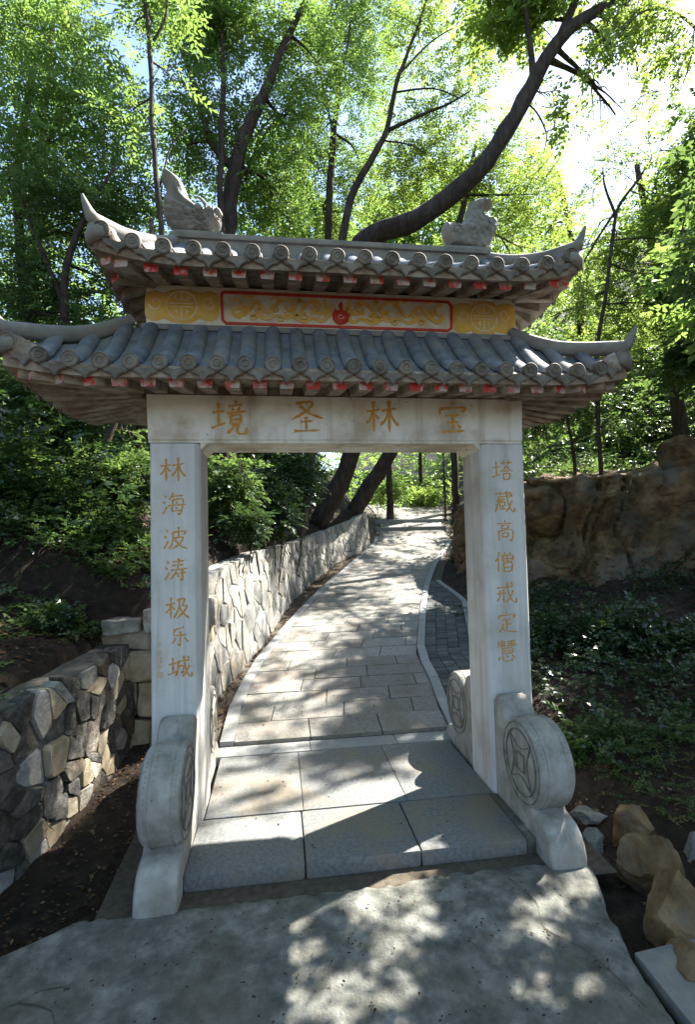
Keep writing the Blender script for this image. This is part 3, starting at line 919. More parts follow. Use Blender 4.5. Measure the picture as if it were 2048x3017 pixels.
# ---- roofs
YC = GD / 2
rt = random.Random(9)
def roof(name, x0, T, ye, zt, ztop_hw, ytop, z_e, z_s_out, z_s_in, lift, ndisc, wall_hw, horn, upper):
    """Hipped stone roof: x0 centre, T half length at the eave, ye front eave, z_e eave height of the tile bed, zt height of the tile bed at its top."""
    D = YC - ye                              # half depth at the eave
    side = T - ztop_hw
    front = D - (YC - ytop)
    def uu(x, y):
        return min(1.0, min((T - abs(x - x0)) / side, (D - abs(y - YC)) / front))
    def cl(x, y):
        cx = np.clip((abs(x - x0) - (T - .55)) / .55, 0, 1)
        cy = np.clip((abs(y - YC) - (D - .55)) / .55, 0, 1)
        return lift * (cx ** 2.2) * (cy ** 1.4)
    def top(x, y):
        u = max(0, uu(x, y))
        us, uf = (T - abs(x - x0)) / side, (D - abs(y - YC)) / front
        hip = max(0.0, 1 - abs(us - uf) / .45) ** 1.5
        near = float(np.clip((abs(x - x0) - (T - .62)) / .5, 0, 1)) ** 1.3
        return z_e + (zt - z_e) * (.62 * u + .38 * u * u) + cl(x, y) + (.075 if not upper else .05) * hip * near
    def bot(x, y):
        u = min(1, min((T - abs(x - x0)) / max(.05, T - wall_hw), (D - abs(y - YC)) / max(.05, D - GD / 2)))
        u = max(0, u)
        return z_s_out + (z_s_in - z_s_out) * u + cl(x, y) * (1 - u)
    gxs = sorted(set([x0 - T, x0 + T] + list(np.linspace(x0 - T, x0 + T, 61)) + [x0 - ztop_hw, x0 + ztop_hw]))
    gys = sorted(set(list(np.linspace(YC - D, YC + D, 27)) + [ytop, 2 * YC - ytop]))
    mb = MB()
    nx_, ny_ = len(gxs), len(gys)
    for fz in (top, bot):
        b0 = len(mb.v)
        mb.v += [(x, y, fz(x, y)) for y in gys for x in gxs]
        for j in range(ny_ - 1):
            for i in range(nx_ - 1):
                a = b0 + j * nx_ + i
                mb.f.append((a, a + 1, a + nx_ + 1, a + nx_)); mb.m.append(0 if fz is top else 1)
    bo = nx_ * ny_
    rim = [i for i in range(nx_)] + [j * nx_ + nx_ - 1 for j in range(1, ny_)] + [(ny_ - 1) * nx_ + i for i in range(nx_ - 2, -1, -1)] + [j * nx_ for j in range(ny_ - 2, 0, -1)]
    for a, b in zip(rim, rim[1:] + rim[:1]):
        mb.f.append((a, b, b + bo, a + bo)); mb.m.append(1)
    body = smooth_by_angle(mb.build(name, [M['tile'], M['soffit']], gate), 35)

    # barrel tiles, eave discs and drip tiles along the front and both ends
    def eave_unit(p0, p1, out, along):
        """p0 eave end and p1 top end of the tile row; out = outward unit, along = unit along the eave."""
        pts = []
        for t in np.linspace(0, 1, 9):
            x, y = p0[0] + (p1[0] - p0[0]) * t, p0[1] + (p1[1] - p0[1]) * t
            pts.append(Vector((x, y, top(x, y) + .008)))
        vs, k_ = [], 8
        al = Vector((along[0], along[1], 0))
        for i, p in enumerate(pts):
            tn = (pts[min(i + 1, 8)] - pts[max(i - 1, 0)]).normalized()
            nn = al.cross(tn)
            if nn.z < 0:
                nn = -nn
            r = .041
            for j in range(k_):
                q = math.pi * j / (k_ - 1)
                vs.append(p + al * r * 1.22 * math.cos(q) + nn * r * .82 * math.sin(q))
        fs = [(i * k_ + j, i * k_ + j + 1, (i + 1) * k_ + j + 1, (i + 1) * k_ + j) for i in range(8) for j in range(k_ - 1)]
        jz = rt.uniform(-.004, .004)
        vs = [v + Vector((rt.uniform(-.0015, .0015), 0, jz + rt.uniform(-.0015, .0015))) for v in vs]
        t_ = MB().add(vs, fs).build('barrel_tile', M['tile'], body, True)
        o = Vector((out[0], out[1], 0))
        c = pts[0] + Vector((0, 0, .006))
        up = Vector((0, 0, 1))
        mb = MB()
        n = 16
        rr = .046
        for d_, r in ((-.03, rr), (.022, rr), (.027, rr * .88), (.021, rr * .80), (.021, rr * .48), (.026, rr * .42), (.020, rr * .34), (.020, rr * .10), (.024, 0.001)):
            mb.v += [tuple(c + o * d_ + (al * math.cos(2 * math.pi * j / n) + up * math.sin(2 * math.pi * j / n)) * r) for j in range(n)]
        for i in range(8):
            for j in range(n):
                mb.f.append((i * n + j, i * n + (j + 1) % n, (i + 1) * n + (j + 1) % n, (i + 1) * n + j)); mb.m.append(0)
        smooth_by_angle(mb.build('eave_disc', M['disc'], body), 35)
        return c
    def drip(c, out, along, w):
        al, o = Vector((along[0], along[1], 0)), Vector((out[0], out[1], 0))
        outl = [(-.5, .012), (-.5, -.020), (-.40, -.040), (-.27, -.046), (-.14, -.056), (-.03, -.080), (0, -.086), (.03, -.080), (.14, -.056), (.27, -.046), (.40, -.040), (.5, -.020), (.5, .012), (.25, -.012), (0, -.020), (-.25, -.012)]
        n = len(outl)
        mb = MB()
        for d_ in (.012, .0):
            mb.v += [tuple(c + al * a * w * .97 + Vector((0, 0, z)) + o * (d_ - .05 * z * z)) for a, z in outl]
        mb.f = [(i, (i + 1) % n, n + (i + 1) % n, n + i) for i in range(n)]
        hp = [0, 1, 2, 3, 15], [3, 4, 14, 15], [4, 5, 6, 14], [6, 7, 8, 14], [8, 9, 13, 14], [9, 10, 11, 12, 13]
        mb.f += [tuple(h) for h in hp] + [tuple(n + q for q in reversed(h)) for h in hp]
        mb.m = [0] * len(mb.f)
        mb.build('drip_tile', M['disc'], body)
        # a raised lip following the lower edge of the drip tile
        pts = [c + al * a * w * .94 + Vector((0, 0, z + .006)) + o * .0125 for a, z in outl[1:12]]
        MB().tube(pts, [.0045] * 11, 4).build('drip_lip', M['disc'], body)
    def rafter(pe, pi, w, h, out, zoff=0.0):
        """Rafter from its inner end pi to its outer end pe (x, y), hung just under the soffit."""
        a = Vector((pi[0], pi[1], bot(*pi) + .004 + zoff))
        b = Vector((pe[0], pe[1], bot(*pe) + .002 + zoff))
        d_ = (b - a)
        sd = Vector((-d_.y, d_.x, 0)).normalized() * (w / 2)
        vs = []
        for p, hh in ((a, h), (a + d_ * .55, h), (b - d_ * .06, h), (b, h * .95)):
            for q, z in ((-1, 0), (1, 0), (.86, -hh), (-.86, -hh)):
                vs.append(p + sd * q + Vector((0, 0, z)))
        fs, mi = [], []
        for k_ in range(3):
            for q in range(4):
                fs.append((k_ * 4 + q, k_ * 4 + (q + 1) % 4, k_ * 4 + 4 + (q + 1) % 4, k_ * 4 + 4 + q))
        mb = MB().add(vs, fs, 0)
        mb.add([Vector(v) + d_.normalized() * .001 for v in vs[12:]], [(0, 1, 2, 3)], 1)
        mb.build('rafter', [M['soffit'], M['redpeel']], body)

    xs = [x0 + (i - (ndisc - 1) / 2) * (2 * T - (.10 if upper else .07)) / (ndisc - 1) for i in range(ndisc)]
    w = xs[1] - xs[0]
    yf = YC - D
    for i, x in enumerate(xs):
        over = abs(x - x0) - ztop_hw
        if over > 0:
            t = 1 - max(0.02, 1 - over / side)
            ytp = yf + (ytop - yf) * max(.10, (1 - over / side))
        else:
            ytp = ytop
        c = eave_unit((x, yf - .012), (x, ytp), (0, -1), (1, 0))
        if i < ndisc - 1:
            zc_ = (top(x, yf) + top(xs[i + 1], yf)) / 2
            drip(Vector((x + w / 2, yf - .010, zc_ - .004)), (0, -1), (1, 0), w)
        if i < ndisc - 1:
            xe = x + w / 2
            if abs(xe - x0) < wall_hw - .02:
                xi_ = xe
                yi = 0.02
            else:
                xi_ = x0 + math.copysign(wall_hw - .02, xe - x0)
                yi = .02
            rafter((xe, yf + .045), (xi_, yi), .088, .052, (0, -1))
    # both end slopes
    nend = max(4, round(2 * D / w))
    for s in (-1, 1):
        xe = x0 + s * T
        ysd = [YC + (i - (nend - 1) / 2) * (2 * D - .12) / (nend - 1) for i in range(nend)]
        for i, y in enumerate(ysd):
            over = abs(y - YC) - (YC - ytop)
            fr_ = max(.1, 1 - max(0, over) / front)
            eave_unit((xe + s * .012, y), (xe - s * side * fr_, y), (s, 0), (0, 1))
            if i < nend - 1:
                ym = (y + ysd[i + 1]) / 2
                drip(Vector((xe + s * .010, ym, (top(xe, y) + top(xe, ysd[i + 1])) / 2 - .004)), (s, 0), (0, 1), ysd[1] - ysd[0])
            rafter((xe - s * .045, y), (x0 + s * (wall_hw - .02), YC + (y - YC) * .45), .082, .05, (s, 0), -.002)
    # hip ridges with up-swept horns
    for s in (-1, 1):
        for fb in (-1, 1):
            a = Vector((x0 + s * ztop_hw, YC + fb * (YC - ytop), zt + .05))
            ce = Vector((x0 + s * (T + .0), YC + fb * D, 0))
            ce.z = top(x0 + s * (T - .001), YC + fb * (D - .001)) + (.045 if upper else .065)
            pts = []
            for t in np.linspace(0, 1, 8):
                p = a.lerp(ce, t)
                p.z = max(p.z - .055 * math.sin(math.pi * t ** .8), top(p.x, p.y) + .045)
                pts.append(p)
            dirv = Vector((s * .85, fb * .5, 0)).normalized()
            for t in (.35, .7, 1.0):
                pts.append(ce + dirv * horn[0] * t + Vector((0, 0, horn[1] * (t ** 1.35))))
            cv = [Vector(p) for p in catmull([tuple(p) for p in pts], 3)]
            k_ = len(cv)
            mb = MB()
            for i, p in enumerate(cv):
                t = i / (k_ - 1)
                tn = (cv[min(i + 1, k_ - 1)] - cv[max(i - 1, 0)]).normalized()
                sd = tn.cross(Vector((0, 0, 1))).normalized()
                up = sd.cross(tn).normalized()
                tw = .037 * (1 - .80 * max(0, (t - .72) / .28))
                thh = .038 * (1 - .78 * max(0, (t - .72) / .28))
                for q in range(10):
                    an = 2 * math.pi * q / 10
                    low = (.022 if not upper else .018) * math.sin(math.pi * min(1, t / .72)) ** .6 if t < .72 else 0.0
                    mb.v.append(tuple(p + sd * tw * math.cos(an) + up * (thh * math.sin(an) - (low if math.sin(an) < -.1 else 0))))
            for i in range(k_ - 1):
                for q in range(10):
                    mb.f.append((i * 10 + q, i * 10 + (q + 1) % 10, (i + 1) * 10 + (q + 1) % 10, (i + 1) * 10 + q)); mb.m.append(0)
            mb.f.append(tuple(range((k_ - 1) * 10, k_ * 10))); mb.m.append(0)
            smooth_by_angle(mb.build('hip_ridge', M['ridge'], body), 50)
            # corner beam under the hip
            ca = Vector((x0 + s * (wall_hw - .03), YC + fb * (GD / 2 - .02), z_s_in + .01))
            cb = Vector((x0 + s * (T - .03), YC + fb * (D - .03), top(x0 + s * (T - .03), YC + fb * (D - .03)) - .04))
            cm = ca.lerp(cb, .55) + Vector((0, 0, -.06))
            cv = [Vector(p) for p in catmull([tuple(ca - Vector((0, 0, .03))), tuple(cm), tuple(cb)], 6)]
            MB().tube(cv, list(np.linspace(.05, .085, len(cv))), 8).build('corner_beam', M['soffit'], body, True)
            MB().tube([cb - Vector((0, 0, .02)), cb + dirv * .02 + Vector((0, 0, .03)), cb + dirv * .045 + Vector((0, 0, .07))], [.08, .072, .03], 10).build('corner_block', M['ridge'], body, True)
    return body, top

# courses: lower roof, painted frieze board, upper roof
roofL, topL = roof('lower_roof', -.078, 1.815, -.42, 3.075, 1.285, .045, 2.678, 2.612, 2.692, .05, 24, 1.25, (.07, .12), False)
frieze = smooth_by_angle(MB().box(-1.275, 1.25, .05, GD - .05, 2.98, 3.372, bev=.006).build('frieze_board', M['cream'], gate), 30)
MB().box(-1.30, 1.275, .022, GD - .022, 3.066, 3.104, bev=.006).build('frieze_ledge', M['ridge'], gate)
roofU, topU = roof('upper_roof', .005, 1.455, -.38, 3.68, 1.10, YC - .015, 3.35, 3.275, 3.40, .075, 18, 1.26, (.06, .12), True)
# a core between lower roof and lintel, and the ridge on top
MB().box(-1.24, 1.22, .02, GD - .02, 2.60, 3.0).build('roof_core', M['soffit'], gate)
ridge = MB()
ridge.box(-1.13, 1.10, YC - .055, YC + .055, 3.60, 3.742, bev=.010)
ridge.box(-1.14, 1.11, YC - .075, YC + .075, 3.741, 3.782, bev=.012)
ridge = smooth_by_angle(ridge.build('main_ridge', M['ridge'], gate), 35)

# ---- painted frieze ornament
YF = .05
def fz(px, py):
    return A(px, py, YF)
def panel_stroke(name, pxs, wpx, m, proud=.004, closed=False):
    pts = [fz(*p) for p in pxs]
    c = np.mean(pts, 0)
    sz = 1.0
    st = ' '.join('%.3f,%.3f' % (50 + (p[0] - c[0]) * 100, 50 - (p[2] - c[2]) * 100) for p in pts)
    return st, c
def frame_strip(pts, w, m, name, proud):
    """Flat mitred strip along a closed outline of pixel points on the frieze."""
    P = [np.array((fz(*p)[0], fz(*p)[2])) for p in pts]
    inn = offset_poly(P, -w)
    n = len(P)
    mb = MB()
    for pl in (P, inn):
        mb.v += [(q[0], YF + .001, q[1]) for q in pl] + [(q[0], YF - proud, q[1]) for q in pl]
    for i in range(n):
        j = (i + 1) % n
        mb.f += [(n + i, n + j, 3 * n + j, 3 * n + i), (i, j, n + j, n + i), (2 * n + i, 3 * n + i, 3 * n + j, 2 * n + j)]
        mb.m += [0, 0, 0]
    return mb.build(name, m, frieze)
frame_strip([(500, 666), (508, 661), (1018, 684), (1027, 694), (1027, 747), (1018, 754), (512, 737), (502, 728)], .018, M['red'], 'red_border', .009)

def inflate(outline, thick, m, name, parent, y0, both=False, step=.02, groove=None, power=.5, rim=.05):
    """Rounded relief grown from a closed outline in the x-z plane; both = a free-standing piece with two sides."""
    P = [tuple(p) for p in catmull([np.array(q) for q in outline] + [np.array(outline[0])], 4)[:-1]]
    n = len(P)
    arr = np.array(P)
    lo, hi = arr.min(0), arr.max(0)
    inner = []
    seg_a, seg_b = arr, np.roll(arr, -1, 0)
    def dist(p):
        d_ = seg_b - seg_a
        t = np.clip(((p - seg_a) * d_).sum(1) / ((d_ * d_).sum(1) + 1e-12), 0, 1)
        return np.sqrt((((seg_a + d_ * t[:, None]) - p) ** 2).sum(1)).min()
    def inside(p):
        x, z = p
        c = False
        for i in range(n):
            (xa, za), (xb, zb_) = P[i], P[i - 1]
            if (za > z) != (zb_ > z) and x < (xb - xa) * (z - za) / (zb_ - za + 1e-12) + xa:
                c = not c
        return c
    r_ = random.Random(1)
    for x in np.arange(lo[0], hi[0], step):
        for z in np.arange(lo[1], hi[1], step):
            p = np.array((x + r_.uniform(-.2, .2) * step, z + r_.uniform(-.2, .2) * step))
            if inside(p) and dist(p) > step * .45:
                inner.append(p)
    allp = [Vector(p) for p in P] + [Vector(p) for p in inner]
    res = delaunay_2d_cdt(allp, [(i, (i + 1) % n) for i in range(n)], [list(range(n))], 1, 1e-6)
    vv, ff = res[0], res[2]
    mb = MB()
    hts = []
    for v in vv:
        d_ = dist(np.array(v))
        h_ = thick * (min(1, d_ / rim) ** power)
        if groove and d_ > .004:
            h_ += groove(v[0], v[1], min(1, d_ / .02))
        hts.append(max(0, h_))
    nv = len(vv)
    mb.v = [(v[0], y0 - h_, v[1]) for v, h_ in zip(vv, hts)]
    mb.f = [tuple(f) for f in ff]
    if both:
        mb.v += [(v[0], y0 + h_ + .0004, v[1]) for v, h_ in zip(vv, hts)]
        mb.f += [tuple(nv + i for i in reversed(f)) for f in ff]
    mb.m = [0] * len(mb.f)
    return mb.build(name, m, parent, True)

def pxo(pts):
    return [(fz(*p)[0], fz(*p)[2]) for p in pts]
# cloud-edged medallions at both ends, with the round longevity sign raised on them
for cx, cy, wl, wr in ((413, 695, 84, 84), (1098, 723, 70, 72)):
    k = 1.0
    out = [(cx - wl, cy - 30), (cx - wl + 22, cy - 36), (cx - wl + 44, cy - 31), (cx - 24, cy - 37), (cx, cy - 39), (cx + 24, cy - 36), (cx + wr - 44, cy - 30), (cx + wr - 20, cy - 34), (cx + wr - 3, cy - 26), (cx + wr, cy - 4), (cx + wr - 2, cy + 24), (cx + wr - 20, cy + 35), (cx + wr - 44, cy + 30), (cx + 24, cy + 37), (cx, cy + 40), (cx - 24, cy + 36), (cx - wl + 44, cy + 29), (cx - wl + 22, cy + 34), (cx - wl + 2, cy + 26), (cx - wl - 1, cy)]
    inflate(pxo(out), .010, M['yellow'], 'medallion', frieze, YF - .0005, step=.022, rim=.02)
    c = fz(cx, cy)
    fr = (np.array((c[0], YF - .0095, c[2])), *FR)
    ring = ' '.join('%.1f,%.1f' % (50 + 44 * math.cos(q), 50 + 44 * math.sin(q)) for q in np.linspace(0, 2 * math.pi, 24))
    sh = ring + ';50,10 50,36;32,20 32,32 68,32 68,20;14,44 86,44;14,54 86,54;36,62 36,76;64,62 64,76;50,58 50,90;26,68 36,68;64,68 74,68'
    strokes('longevity_sign', sh, fr, .215, M['cream'], frieze, 4.2, .004)
    for sgn in (-1, 1):
        sp = ' '.join('%.1f,%.1f' % (50 + sgn * (38 - 3.2 * q) * math.cos(q * 1.0) * .9, 50 + (38 - 3.2 * q) * math.sin(q * 1.0)) for q in np.linspace(.2, 6.5, 18))
        c2 = fz(cx + sgn * (wl - 24), cy - 6)
        strokes('cloud_scroll', sp, (np.array((c2[0], YF - .0095, c2[2])), *FR), .12, M['cream'], frieze, 7, .003)
# scrolling dragons either side of the flaming pearl
def scroll(pts, wd, m, name='scroll_relief', proud=.008):
    Q = [fz(*p) for p in pts]
    c = np.mean(Q, 0)
    st = ' '.join('%.2f,%.2f' % (50 + (q[0] - c[0]) * 100, 50 - (q[2] - c[2]) * 100) for q in Q)
    return strokes(name, st, (np.array((c[0], YF, c[2])), *FR), 1.0, m, frieze, wd, proud)
def skew(px, py):      # frieze rows slope gently down to the right
    return (px, py + (px - 520) * .030)
for sgn, x_0 in ((1, 530), (-1, 1003)):
    def T_(dx, dy): return skew(x_0 + sgn * dx, 698 + dy)
    scroll([T_(0, -18), T_(14, -14), T_(12, 2), T_(0, 8), T_(4, 24)], 2.6, M['yellow'])
    scroll([T_(8, 22), T_(34, 6), T_(48, -14), T_(62, -4), T_(80, 10), T_(100, -12), T_(122, -22), T_(140, -8), T_(128, 4), T_(118, -4)], 3.4, M['yellow'])
    scroll([T_(52, 10), T_(74, 24), T_(96, 16), T_(124, 20), T_(150, 8), T_(164, -10), T_(186, -20), T_(200, -8)], 3.6, M['yellow'])
    scroll([T_(140, 16), T_(160, 28), T_(182, 18), T_(200, 26), T_(216, 10), T_(224, -14)], 3.6, M['yellow'])
    scroll([T_(176, 4), T_(196, 8), T_(210, -4), T_(206, -24)], 3.0, M['yellow'])
    scroll([T_(84, -20), T_(96, -26), T_(104, -18)], 2.4, M['yellow'])
    scroll([T_(20, -26), T_(36, -22), T_(44, -28)], 2.2, M['yellow'])
    for dx_, dy_, r_s, turn in ((24, 2, 9, 1), (60, 4, 10, -1), (92, 0, 9, 1), (128, 8, 10, -1), (160, 14, 9, 1), (188, -6, 10, -1), (212, 8, 9, 1), (44, 20, 8, 1), (108, 22, 8, -1), (150, -20, 7, 1)):
        scroll([T_(dx_ + turn * (r_s - 1.1 * q_) * math.cos(q_), dy_ + (r_s - 1.1 * q_) * math.sin(q_)) for q_ in np.linspace(0, 6, 9)], 2.6, M['yellow'], 'scroll_relief', .0095)
fl = [(754, 712), (757, 728), (770, 738), (785, 735), (796, 724), (801, 704), (794, 712), (790, 708), (789, 696), (784, 704), (778, 700), (776, 684), (768, 694), (771, 704), (762, 702), (757, 690), (759, 702)]
inflate(pxo(fl), .014, M['red'], 'flaming_pearl', frieze, YF, step=.012, rim=.015)
c = fz(773, 720)
strokes('pearl_swirl', ' '.join('%.1f,%.1f' % (50 + (40 - 5 * q) * math.cos(q), 50 + (40 - 5 * q) * math.sin(q)) for q in np.linspace(0, 6.4, 20)), (np.array((c[0], YF - .0135, c[2])), *FR), .055, M['cream'], frieze, 9, .003)

# ---- ridge-end dragons
def rx(px, py):
    p = A(px, py, YC)
    return (p[0], p[2] - .045)
def scales(x, z, k):
    return k * .016 * tri(x * 90 + math.sin(z * 30) * 1.6) * tri(z * 70 + x * 30)
dl = [(404, 522), (388, 505), (377, 490), (371, 462), (373, 440), (378, 425), (372, 406), (366, 398), (370, 382), (378, 376), (392, 384), (408, 396), (420, 414), (428, 436), (440, 452), (458, 462), (478, 462), (500, 466), (505, 476), (496, 482), (503, 492), (498, 506), (488, 502), (484, 512), (492, 522)]
dr_ = [(1020, 550), (1008, 528), (1003, 508), (1008, 496), (1024, 500), (1038, 504), (1052, 488), (1058, 466), (1066, 450), (1082, 444), (1098, 444), (1112, 450), (1114, 462), (1100, 460), (1094, 472), (1104, 484), (1120, 488), (1126, 502), (1122, 524), (1114, 540), (1104, 554), (1098, 566), (1060, 556)]
def tri(v):
    return 2 * abs(v / math.pi % 2 - 1) - 1
def frond(x, z, k):
    a_ = math.atan2(z - rx(480, 500)[1], x - rx(480, 500)[0])
    return k * .010 * tri(a_ * 24 + 2.2 * math.sin(z * 20)) + k * .004 * tri(x * 120 + z * 60)
dragL = inflate([rx(*p) for p in dl], .075, M['ridge'], 'ridge_dragon', gate, YC, True, .009, frond, .4, .03)
dragR = inflate([rx(*p) for p in dr_], .075, M['ridge'], 'ridge_dragon', gate, YC, True, .014, lambda x, z, k: scales(x, z, k) + .6 * frond(x, z, k), .4, .03)
for _d in (dragL, dragR):
    smooth_by_angle(_d, 30)
for par, spots_ in ((dragL, (((478, 474), .020), ((452, 470), .026), ((430, 478), .03))), (dragR, (((1030, 520), .022), ((1062, 514), .03), ((1092, 512), .028), ((1070, 540), .026)))):
    for (px, py), r in spots_:
        x, z = rx(px, py)
        for sg in (-1, 1):
            ctr = Vector((x, YC + sg * .068, z))
            bmm = bmesh.new()
            bmesh.ops.create_icosphere(bmm, subdivisions=2, radius=r, matrix=Matrix.Translation(ctr))
            me = bpy.data.meshes.new('carved_boss')
            bmm.to_mesh(me)
            bmm.free()
            link('carved_boss', me, M['ridge'], par, True)
for par, horns in ((dragL, ([(470, 466), (458, 452), (446, 448)], [(440, 500), (460, 508), (476, 498), (480, 488)])), (dragR, ([(1060, 500), (1046, 512), (1030, 508)], [(1080, 490), (1090, 505), (1082, 522)], [(1100, 500), (1112, 512), (1104, 530)]))):
    for h in horns:
        for sg in (-1, 1):
            pts = [Vector((rx(*p)[0], YC + sg * .072, rx(*p)[1])) for p in h]
            cv = [Vector(p) for p in catmull([tuple(p) for p in pts], 4)]
            MB().tube(cv, list(np.linspace(.014, .006, len(cv))), 6).build('carved_curl', M['ridge'], par, True)
for xa, xb, pz in ((rx(396, 524)[0], rx(508, 524)[0], 3.83), (rx(1000, 552)[0], rx(1106, 562)[0], 3.83)):
    smooth_by_angle(MB().box(min(xa, xb), max(xa, xb), YC - .078, YC + .078, 3.755, 3.792, bev=.01).build('dragon_plinth', M['ridge'], gate), 35)

# ------------------------------------------------------------------ rocks
def rock_mesh(name, c, r, seed, m, parent=None, sub=3, cuts=12, rough=.05, flat=.75):
    rnd = random.Random(seed)
    bm = bmesh.new()
    bmesh.ops.create_icosphere(bm, subdivisions=sub, radius=1.0)
    pl = []
    for _ in range(cuts):
        n = Vector((rnd.gauss(0, 1), rnd.gauss(0, 1), rnd.gauss(0, 1))).normalized()
        pl.append((n, rnd.uniform(flat, .95)))
    pl.append((Vector((0, 0, -1)), .72))
    ang = rnd.uniform(0, 6.28)
    for v in bm.verts:
        p = v.co.copy()
        for n, d in pl:
            k = p.dot(n) - d
            if k > 0:
                p -= n * k
        q = Vector((p.x * r[0], p.y * r[1], p.z * r[2]))
        mr = max(r)
        nz = noise.fractal(Vector((q.x / mr * 2.2 + seed, q.y / mr * 2.2, q.z / mr * 3.0)), 1.0, 2.0, 5)
        rg = 1 - abs(noise.noise(Vector((q.x / mr * 3.1 + seed * 2, q.y / mr * 3.1, q.z / mr * 5.5)))) * 2
        q += p.normalized() * (nz * rough - max(0, rg - .72) * rough * 1.6) * mr
        v.co = Vector((q.x, q.y, q.z)) + Vector(c)
    me = bpy.data.meshes.new(name)
    bm.to_mesh(me)
    bm.free()
    return smooth_by_angle(link(name, me, m, parent), 28)

crag = empty('rock_outcrop', (4.8, 4.6, .3))
tag(crag, 'big brown rock outcrop rising behind the right pillar', 'rock')
RP = [np.array(p, float) for p in ((3.45, 8.6), (3.22, 7.2), (3.2, 6.0), (3.5, 5.0), (4.3, 4.3), (5.5, 3.85), (6.6, 3.45), (7.8, 2.9), (9.0, 2.2))]
RT = [2.15, 2.4, 2.55, 2.62, 2.60, 2.62, 2.95, 3.2, 3.3]
rseg = np.concatenate([[0], np.cumsum([np.linalg.norm(b - a) for a, b in zip(RP[:-1], RP[1:])])])
mb = MB()
NS, NZ, NC = 230, 84, 16
for i in range(NS):
    s_ = rseg[-1] * i / (NS - 1)
    px_ = np.interp(s_, rseg, [p[0] for p in RP]); py_ = np.interp(s_, rseg, [p[1] for p in RP])
    qx = np.interp(s_ + .3, rseg, [p[0] for p in RP]) - np.interp(s_ - .3, rseg, [p[0] for p in RP])
    qy = np.interp(s_ + .3, rseg, [p[1] for p in RP]) - np.interp(s_ - .3, rseg, [p[1] for p in RP])
    ln = math.hypot(qx, qy)
    nx_, ny_ = qy / ln, -qx / ln
    tz = float(np.interp(s_, rseg, RT)) + .10 * noise.noise(Vector((s_ * 1.7, 0, 4)))
    bz = float(ground_h(px_ + nx_ * .4, py_ + ny_ * .4)) - .3
    for k in range(NZ + NC):
        t = min(1, k / (NZ - 1))
        z = bz + (tz - bz) * t
        cap = max(0, k - NZ + 1) / NC
        # joints run level on the left and dip steeply on the right
        rot = .12 + .5 * float(sstep(4.3, 6.2, s_))
        a, b = s_ * math.cos(rot) + z * math.sin(rot), -s_ * math.sin(rot) + z * math.cos(rot)
        c1 = abs(noise.noise(Vector((a * .75 + 5, b * 1.25, 3.7))) + .25 * noise.noise(Vector((a * 3, b * 3, 1.1))))
        c2 = abs(noise.noise(Vector((a * 1.9, b * 2.8, 9.2))) + .2 * noise.noise(Vector((a * 7, b * 7, 4.1))))
        off = .34 * noise.noise(Vector((a * .6, b * .95, 1.3))) + .16 * noise.noise(Vector((a * 1.5, b * 2.1, 6.3)))
        off -= .15 * max(0, 1 - c1 / .09) + .055 * max(0, 1 - c2 / .10)
        off += .05 * noise.fractal(Vector((s_ * 3.1, z * 3.6, 2)), 1, 2, 4) + .014 * noise.fractal(Vector((s_ * 14, z * 14, 2)), 1, 2, 3)
        off -= .38 * math.exp(-((z - tz + .95) / .38) ** 2) * float(sstep(2.5, 3.6, s_) * (1 - sstep(5.6, 6.6, s_)))
        off -= .35 * t
        inn = cap * 1.5
        zz = z + (cap * .25 + .07 * noise.fractal(Vector((s_ * 2, cap * 4, 8)), 1, 2, 4) * (cap > 0) )
        mb.v.append((px_ + nx_ * (off - inn), py_ + ny_ * (off - inn), zz))
NK = NZ + NC
for i in range(NS - 1):
    for k in range(NK - 1):
        mb.f.append((i * NK + k, (i + 1) * NK + k, (i + 1) * NK + k + 1, i * NK + k + 1)); mb.m.append(0)
smooth_by_angle(mb.build('rock_face', M['rock'], crag), 35)
for c, r, sd in (((6.2, 4.1, 2.75), (.75, .5, .5), 33), ((7.4, 3.6, 3.0), (.8, .6, .6), 36)):
    rock_mesh('rock', c, r, sd, M['rock'], crag, 5, 26, .05, .42)

for nm, px, py, dz, r, sd, m, lab in (
    ('boulder', 1440, 1905, .08, (.20, .16, .16), 41, 'boulder', 'weathered tan boulder with a sunlit top, farthest back beside the drum stone'),
    ('boulder', 1452, 1985, .08, (.225, .19, .21), 44, 'boulder', 'tan boulder in the middle of the row of boulders at the right'),
    ('boulder', 1540, 2090, .08, (.24, .20, .235), 46, 'boulder', 'largest brown boulder nearest the edge of the concrete at the right'),
    ('boulder', 1590, 2215, .03, (.16, .16, .12), 49, 'boulder', 'reddish brown boulder lying against the pale grey slab'),
    ('field_stone', 1590, 1960, .06, (.14, .12, .14), 52, 'greystone', 'grey stone wedged behind the two tan boulders'),
    ('field_stone', 1345, 1925, .05, (.075, .11, .12), 55, 'greystone', 'small grey stone block leaning against the foot of the right drum stone'),
    ('field_stone', 1335, 1845, .0, (.17, .14, .07), 58, 'greystone', 'flat grey stone lying behind the foot of the right drum stone'),
    ('field_stone', 222, 1842, -.02, (.13, .04, .035), 61, 'rubble', 'long pale stone lying on the soil below the sunlit wall end')):
    q = AZ(px, py, -.14)
    q[2] += dz - .03
    tag(rock_mesh(nm, q, r, sd, M[m], None, 5, 26, .05, .45), lab, 'stone')

